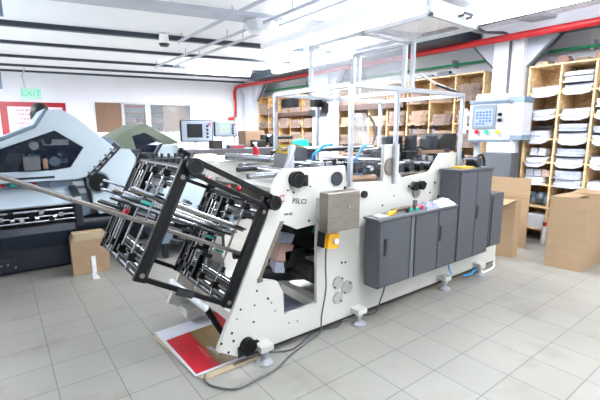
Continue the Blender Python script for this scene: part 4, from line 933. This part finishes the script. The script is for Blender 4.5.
# ------------------------------------------------------------ bench with monitors
bn = thing('machine_bench', (4.0, 6.9, 0), 'long dark bench with a steel top edge behind the cream machine', 'bench')
B().box(2.5, 6.4, .02, 5.3, 7.4, 1.20).out('body', m_navy2, bn, bev=.01)
B().box(2.46, 6.35, 1.20, 5.35, 7.45, 1.32).out('top_edge', mat('dull_steel_top', '#55535a', .4, .5, var=.12), bn, bev=.006)
def monitor(c, w, h, d, label, scr, yaw=0, dark=True):
    t = thing('machine_monitor', (c[0], c[1], 1.321), label, 'monitor', 'white machine monitors'); M = Matrix.Translation(c) @ Matrix.Rotation(yaw, 4, 'Z')
    B().box(-w/2, 0, -h/2, w/2, d, h/2, M).out('casing', m_rubber, t, bev=.02); f = B().box(-w*.46, -.03, -h*.46, w*.46, 0, h*.46, M).out('bezel', m_bez, t, bev=.02)
    B().box(-w*.30, -.035, -h*.30, w*.16, -.03, h*.32, M).out('screen', scr, f)
    b = B()
    for z in (.22, .05, -.12, -.28): b.cyl(M @ Vector((w*.31, -.04, h*z)), M @ Vector((w*.31, -.03, h*z)), .022)
    b.out('button', m_navy, f); k = B().cyl(M @ Vector((w*.38, -.045, h*.3)), M @ Vector((w*.38, -.03, h*.3)), .02).out('button', m_redp, f)
    b = B().cyl((c[0], c[1]+.05, c[2]-h/2), (c[0], c[1]+.05, 1.35), .035).cyl((c[0], c[1]+.05, 1.321), (c[0], c[1]+.05, 1.34), .12); b.out('stand', m_white, t)
    return t
monitor((2.70, 6.42, 1.63), .54, .36, .14, 'large white machine monitor with black screen, in front', m_scrdark, math.radians(-18))
monitor((3.42, 6.8, 1.67), .42, .28, .12, 'smaller white machine monitor with grey screen, behind the larger', mat('grey_green_screen', '#9db0a4', .3, var=.2, scale=30), math.radians(-18))
t = thing('clamp_head', (4.25, 6.8, 1.321), 'black clamp head with a round dial on the bench', 'tool')
B().box(4.0, 6.7, 1.321, 4.25, 6.9, 1.46).box(4.2, 6.75, 1.42, 4.5, 6.85, 1.56).box(4.4, 6.76, 1.321, 4.46, 6.84, 1.56).out('body', m_rubber, t, bev=.01); B().cyl((4.36, 6.62, 1.48), (4.36, 6.75, 1.48), .09).out('dial', m_dsteel, t, smooth=True); B().cyl((4.45, 6.8, 1.50), (4.95, 6.8, 1.50), .03).out('arm', m_black, t)
small(B().box(3.95, 7.0, 1.321, 4.4, 7.3, 1.64), 'cardboard_carton', m_wood, 'brown open carton behind the clamp head on the bench', 'box', bev=.01)
small(B().box(3.3, 6.42, 1.321, 3.6, 6.56, 1.38), 'tool_case', m_greyl, 'grey case with red letters on the bench below the monitors', 'case', bev=.006)
small(B().box(3.36, 6.412, 1.335, 3.58, 6.419, 1.365), 'case_label', m_redp, 'red label strip on the grey case', 'label')
small(B().box(3.05, 6.6, 1.321, 3.25, 6.75, 1.46), 'black_box', m_rubber, 'black box between the two monitor stands', 'box', bev=.006)
small(B().cyl((3.9, 7.35, 1.321), (3.9, 7.35, 2.25), .012), 'antenna_rod', m_steel, 'thin vertical rod rising behind the smaller monitor', 'rod')
t = thing('stool', (2.42, 5.5, 0), 'stool with pale beige padded top in front of the bench and monitors', 'stool')
B().box(2.28, 5.4, 1.19, 2.58, 5.62, 1.29).out('pad', mat('beige_vinyl', '#e0cbb4', .5), t, bev=.03)
B().cyl((2.43, 5.8, .06), (2.43, 5.8, 1.19), .03).box(2.33, 5.5, 1.17, 2.53, 5.85, 1.19).cyl((2.43, 5.88, 0), (2.43, 5.88, .06), .18).out('stand', m_dsteel, t)
B().cyl((2.43, 5.39, 1.25), (2.43, 5.4, 1.25), .014).out('stud', m_rubber, t)
t = thing('spray_bottle', (2.15, 3.6, 1.371), 'red spray bottle with white trigger on the cream rear cover of the machine', 'bottle')
B().cyl((2.15, 3.6, 1.371), (2.15, 3.6, 1.44), .035, .033).cyl((2.15, 3.6, 1.44), (2.15, 3.6, 1.46), .033, .016).out('body', m_redp, t, smooth=True); B().cyl((2.15, 3.6, 1.46), (2.15, 3.6, 1.49), .012).box(2.12, 3.59, 1.485, 2.165, 3.61, 1.505).out('trigger_head', m_white, t)
small(B().ball((1.98, 3.6, 1.375), .02, (1, 1, .8)), 'plastic_plug', m_redp, 'small red plug beside the red spray bottle', 'plug')
# infeed cover of the machine, far side (cream)
B().prism([(1.50, 1.30), (1.56, 1.35), (2.2, 1.37), (2.2, 1.24), (1.50, 1.22)], 3.24, 3.9, 'xz').out('rear_cover', m_cream, mach, bev=.006)
B().cyl((1.62, 3.25, 1.39), (2.0, 3.0, 1.36), .03).out('cover_rod', m_chrome, mach, smooth=True)
B().box(1.6, 3.5, 0, 1.68, 3.58, 1.24).out('cover_leg', m_cream, mach)
# fallen lever tool on top knob of stacker
B().cyl(S(-.60, 2.3, .34), S(-.60, 2.3, .42), .008).cyl(S(-.63, 2.3, .42), S(-.57, 2.3, .42), .012).ball(S(-.63, 2.3, .42), .016).out('top_handle', m_black, mach)

# ------------------------------------------------------------ person behind the press
def person(x, y, zf, Hh):
    k = Hh/1.75
    J = {'pel': (0, 0, .95), 'sp': (0, .0, 1.15), 'ch': (0, 0, 1.36), 'nk': (0, 0, 1.50), 'nk2': (0, -.01, 1.56), 'sl': (-.17, 0, 1.42), 'el': (-.24, -.02, 1.14), 'wl': (-.18, -.20, 1.0), 'sr': (.17, 0, 1.42), 'er': (.24, -.02, 1.14), 'wr': (.18, -.20, 1.0),
         'hl': (-.1, 0, .90), 'kl': (-.11, -.02, .50), 'al': (-.11, .02, .09), 'tl': (-.12, -.14, .04), 'hr': (.1, 0, .90), 'kr': (.11, -.02, .50), 'ar': (.11, .02, .09), 'tr': (.12, -.14, .04)}
    rad = {'pel': .15, 'sp': .13, 'ch': .145, 'nk': .065, 'nk2': .055, 'sl': .065, 'el': .045, 'wl': .03, 'sr': .065, 'er': .045, 'wr': .03, 'hl': .1, 'kl': .065, 'al': .045, 'tl': .04, 'hr': .1, 'kr': .065, 'ar': .045, 'tr': .04}
    E = [('pel', 'sp'), ('sp', 'ch'), ('ch', 'nk'), ('nk', 'nk2'), ('ch', 'sl'), ('sl', 'el'), ('el', 'wl'), ('ch', 'sr'), ('sr', 'er'), ('er', 'wr'), ('pel', 'hl'), ('hl', 'kl'), ('kl', 'al'), ('al', 'tl'), ('pel', 'hr'), ('hr', 'kr'), ('kr', 'ar'), ('ar', 'tr')]
    F = []
    for sgn, w in ((-1, 'wl'), (1, 'wr')):
        J['p'+w] = (sgn*.16, -.27, .985); rad['p'+w] = .03; E.append((w, 'p'+w))
        for fi in range(4):
            n1 = 'f%d%s' % (fi, w); n2 = n1+'b'; J[n1] = (sgn*(.185-.018*fi), -.31, .985); J[n2] = (sgn*(.185-.018*fi), -.36+.005*abs(fi-1), .96); rad[n1] = .009; rad[n2] = .008; E += [('p'+w, n1), (n1, n2)]
        J['t'+w] = (sgn*.12, -.27, .98); rad['t'+w] = .01; E.append(('p'+w, 't'+w))
    ks = list(J); me = bpy.data.meshes.new('person'); me.from_pydata([tuple(v*k for v in J[q]) for q in ks], [(ks.index(a), ks.index(b_)) for a, b_ in E], [])
    o = bpy.data.objects.new('person', me); COL.objects.link(o)
    o.modifiers.new('skin', 'SKIN')
    sv = me.skin_vertices
    if not sv:
        bm = bmesh.new(); bm.from_mesh(me); bm.verts.layers.skin.verify(); bm.to_mesh(me); bm.free()
    for i, q in enumerate(ks): me.skin_vertices[0].data[i].radius = (rad[q]*k, rad[q]*k); me.skin_vertices[0].data[i].use_root = (q == 'pel')
    ss = o.modifiers.new('sub', 'SUBSURF'); ss.levels = 1; ss.render_levels = 1
    me.materials.append(m_shirt); o.location = (x, y, zf); o.rotation_euler = (0, 0, math.radians(150)); ORG[o.name] = Vector((0, 0, 0))
    tag(o, 'person with short black hair standing behind the pale blue hood', 'person')
    h = B().ball((0, -.02, 1.66*k), .115*k, (.78, .95, 1.08), 16).ball((0, -.125*k, 1.645*k), .018*k, (.8, 1, 1.4)).ball((-.088*k, 0, 1.65*k), .03*k, (.4, .8, 1.1)).ball((.088*k, 0, 1.65*k), .03*k, (.4, .8, 1.1)).out('head', m_skin, o, smooth=True)
    B().ball((-.035*k, -.115*k, 1.675*k), .013*k).ball((.035*k, -.115*k, 1.675*k), .013*k).out('eye', m_rubber, h); B().box(-.025*k, -.128*k, 1.595*k, .025*k, -.10*k, 1.605*k).out('mouth', m_pink, h)
    B().ball((0, .015, 1.69*k), .125*k, (.92, 1.0, 1.0), 16).box(-.105*k, -.02, 1.56*k, .105*k, .11*k, 1.68*k).out('hair', m_hair, o, bev=.02)
    return o
small(B().box(.1, 7.02, 0, 1.1, 7.9, .20), 'step_platform', m_palei, 'low step platform behind the press', 'platform', bev=.01)
person(.58, 7.30, .20, 1.79)

# ------------------------------------------------------------ light
w = bpy.data.worlds.new('world'); bpy.context.scene.world = w; w.use_nodes = True
bg = w.node_tree.nodes['Background']; bg.inputs[0].default_value = (.75, .87, 1, 1); bg.inputs[1].default_value = .4
l = bpy.data.lights.new('window_fill', 'AREA'); l.shape = 'RECTANGLE'; l.size = 5.7; l.size_y = 1.8; l.energy = 6; l.color = (1, .98, .96)  # area light added inside the unseen window, standing in for daylight
lo = bpy.data.objects.new('window_fill', l); COL.objects.link(lo); lo.location = (3.4, YB+.02, 1.85); lo.rotation_euler = (math.radians(90), 0, 0)
sc_ = bpy.context.scene
sc_.view_settings.view_transform = 'Standard'; sc_.view_settings.look = 'None'; sc_.view_settings.gamma = 1; sc_.view_settings.use_curve_mapping = False
sc_.view_settings.exposure = 1.25
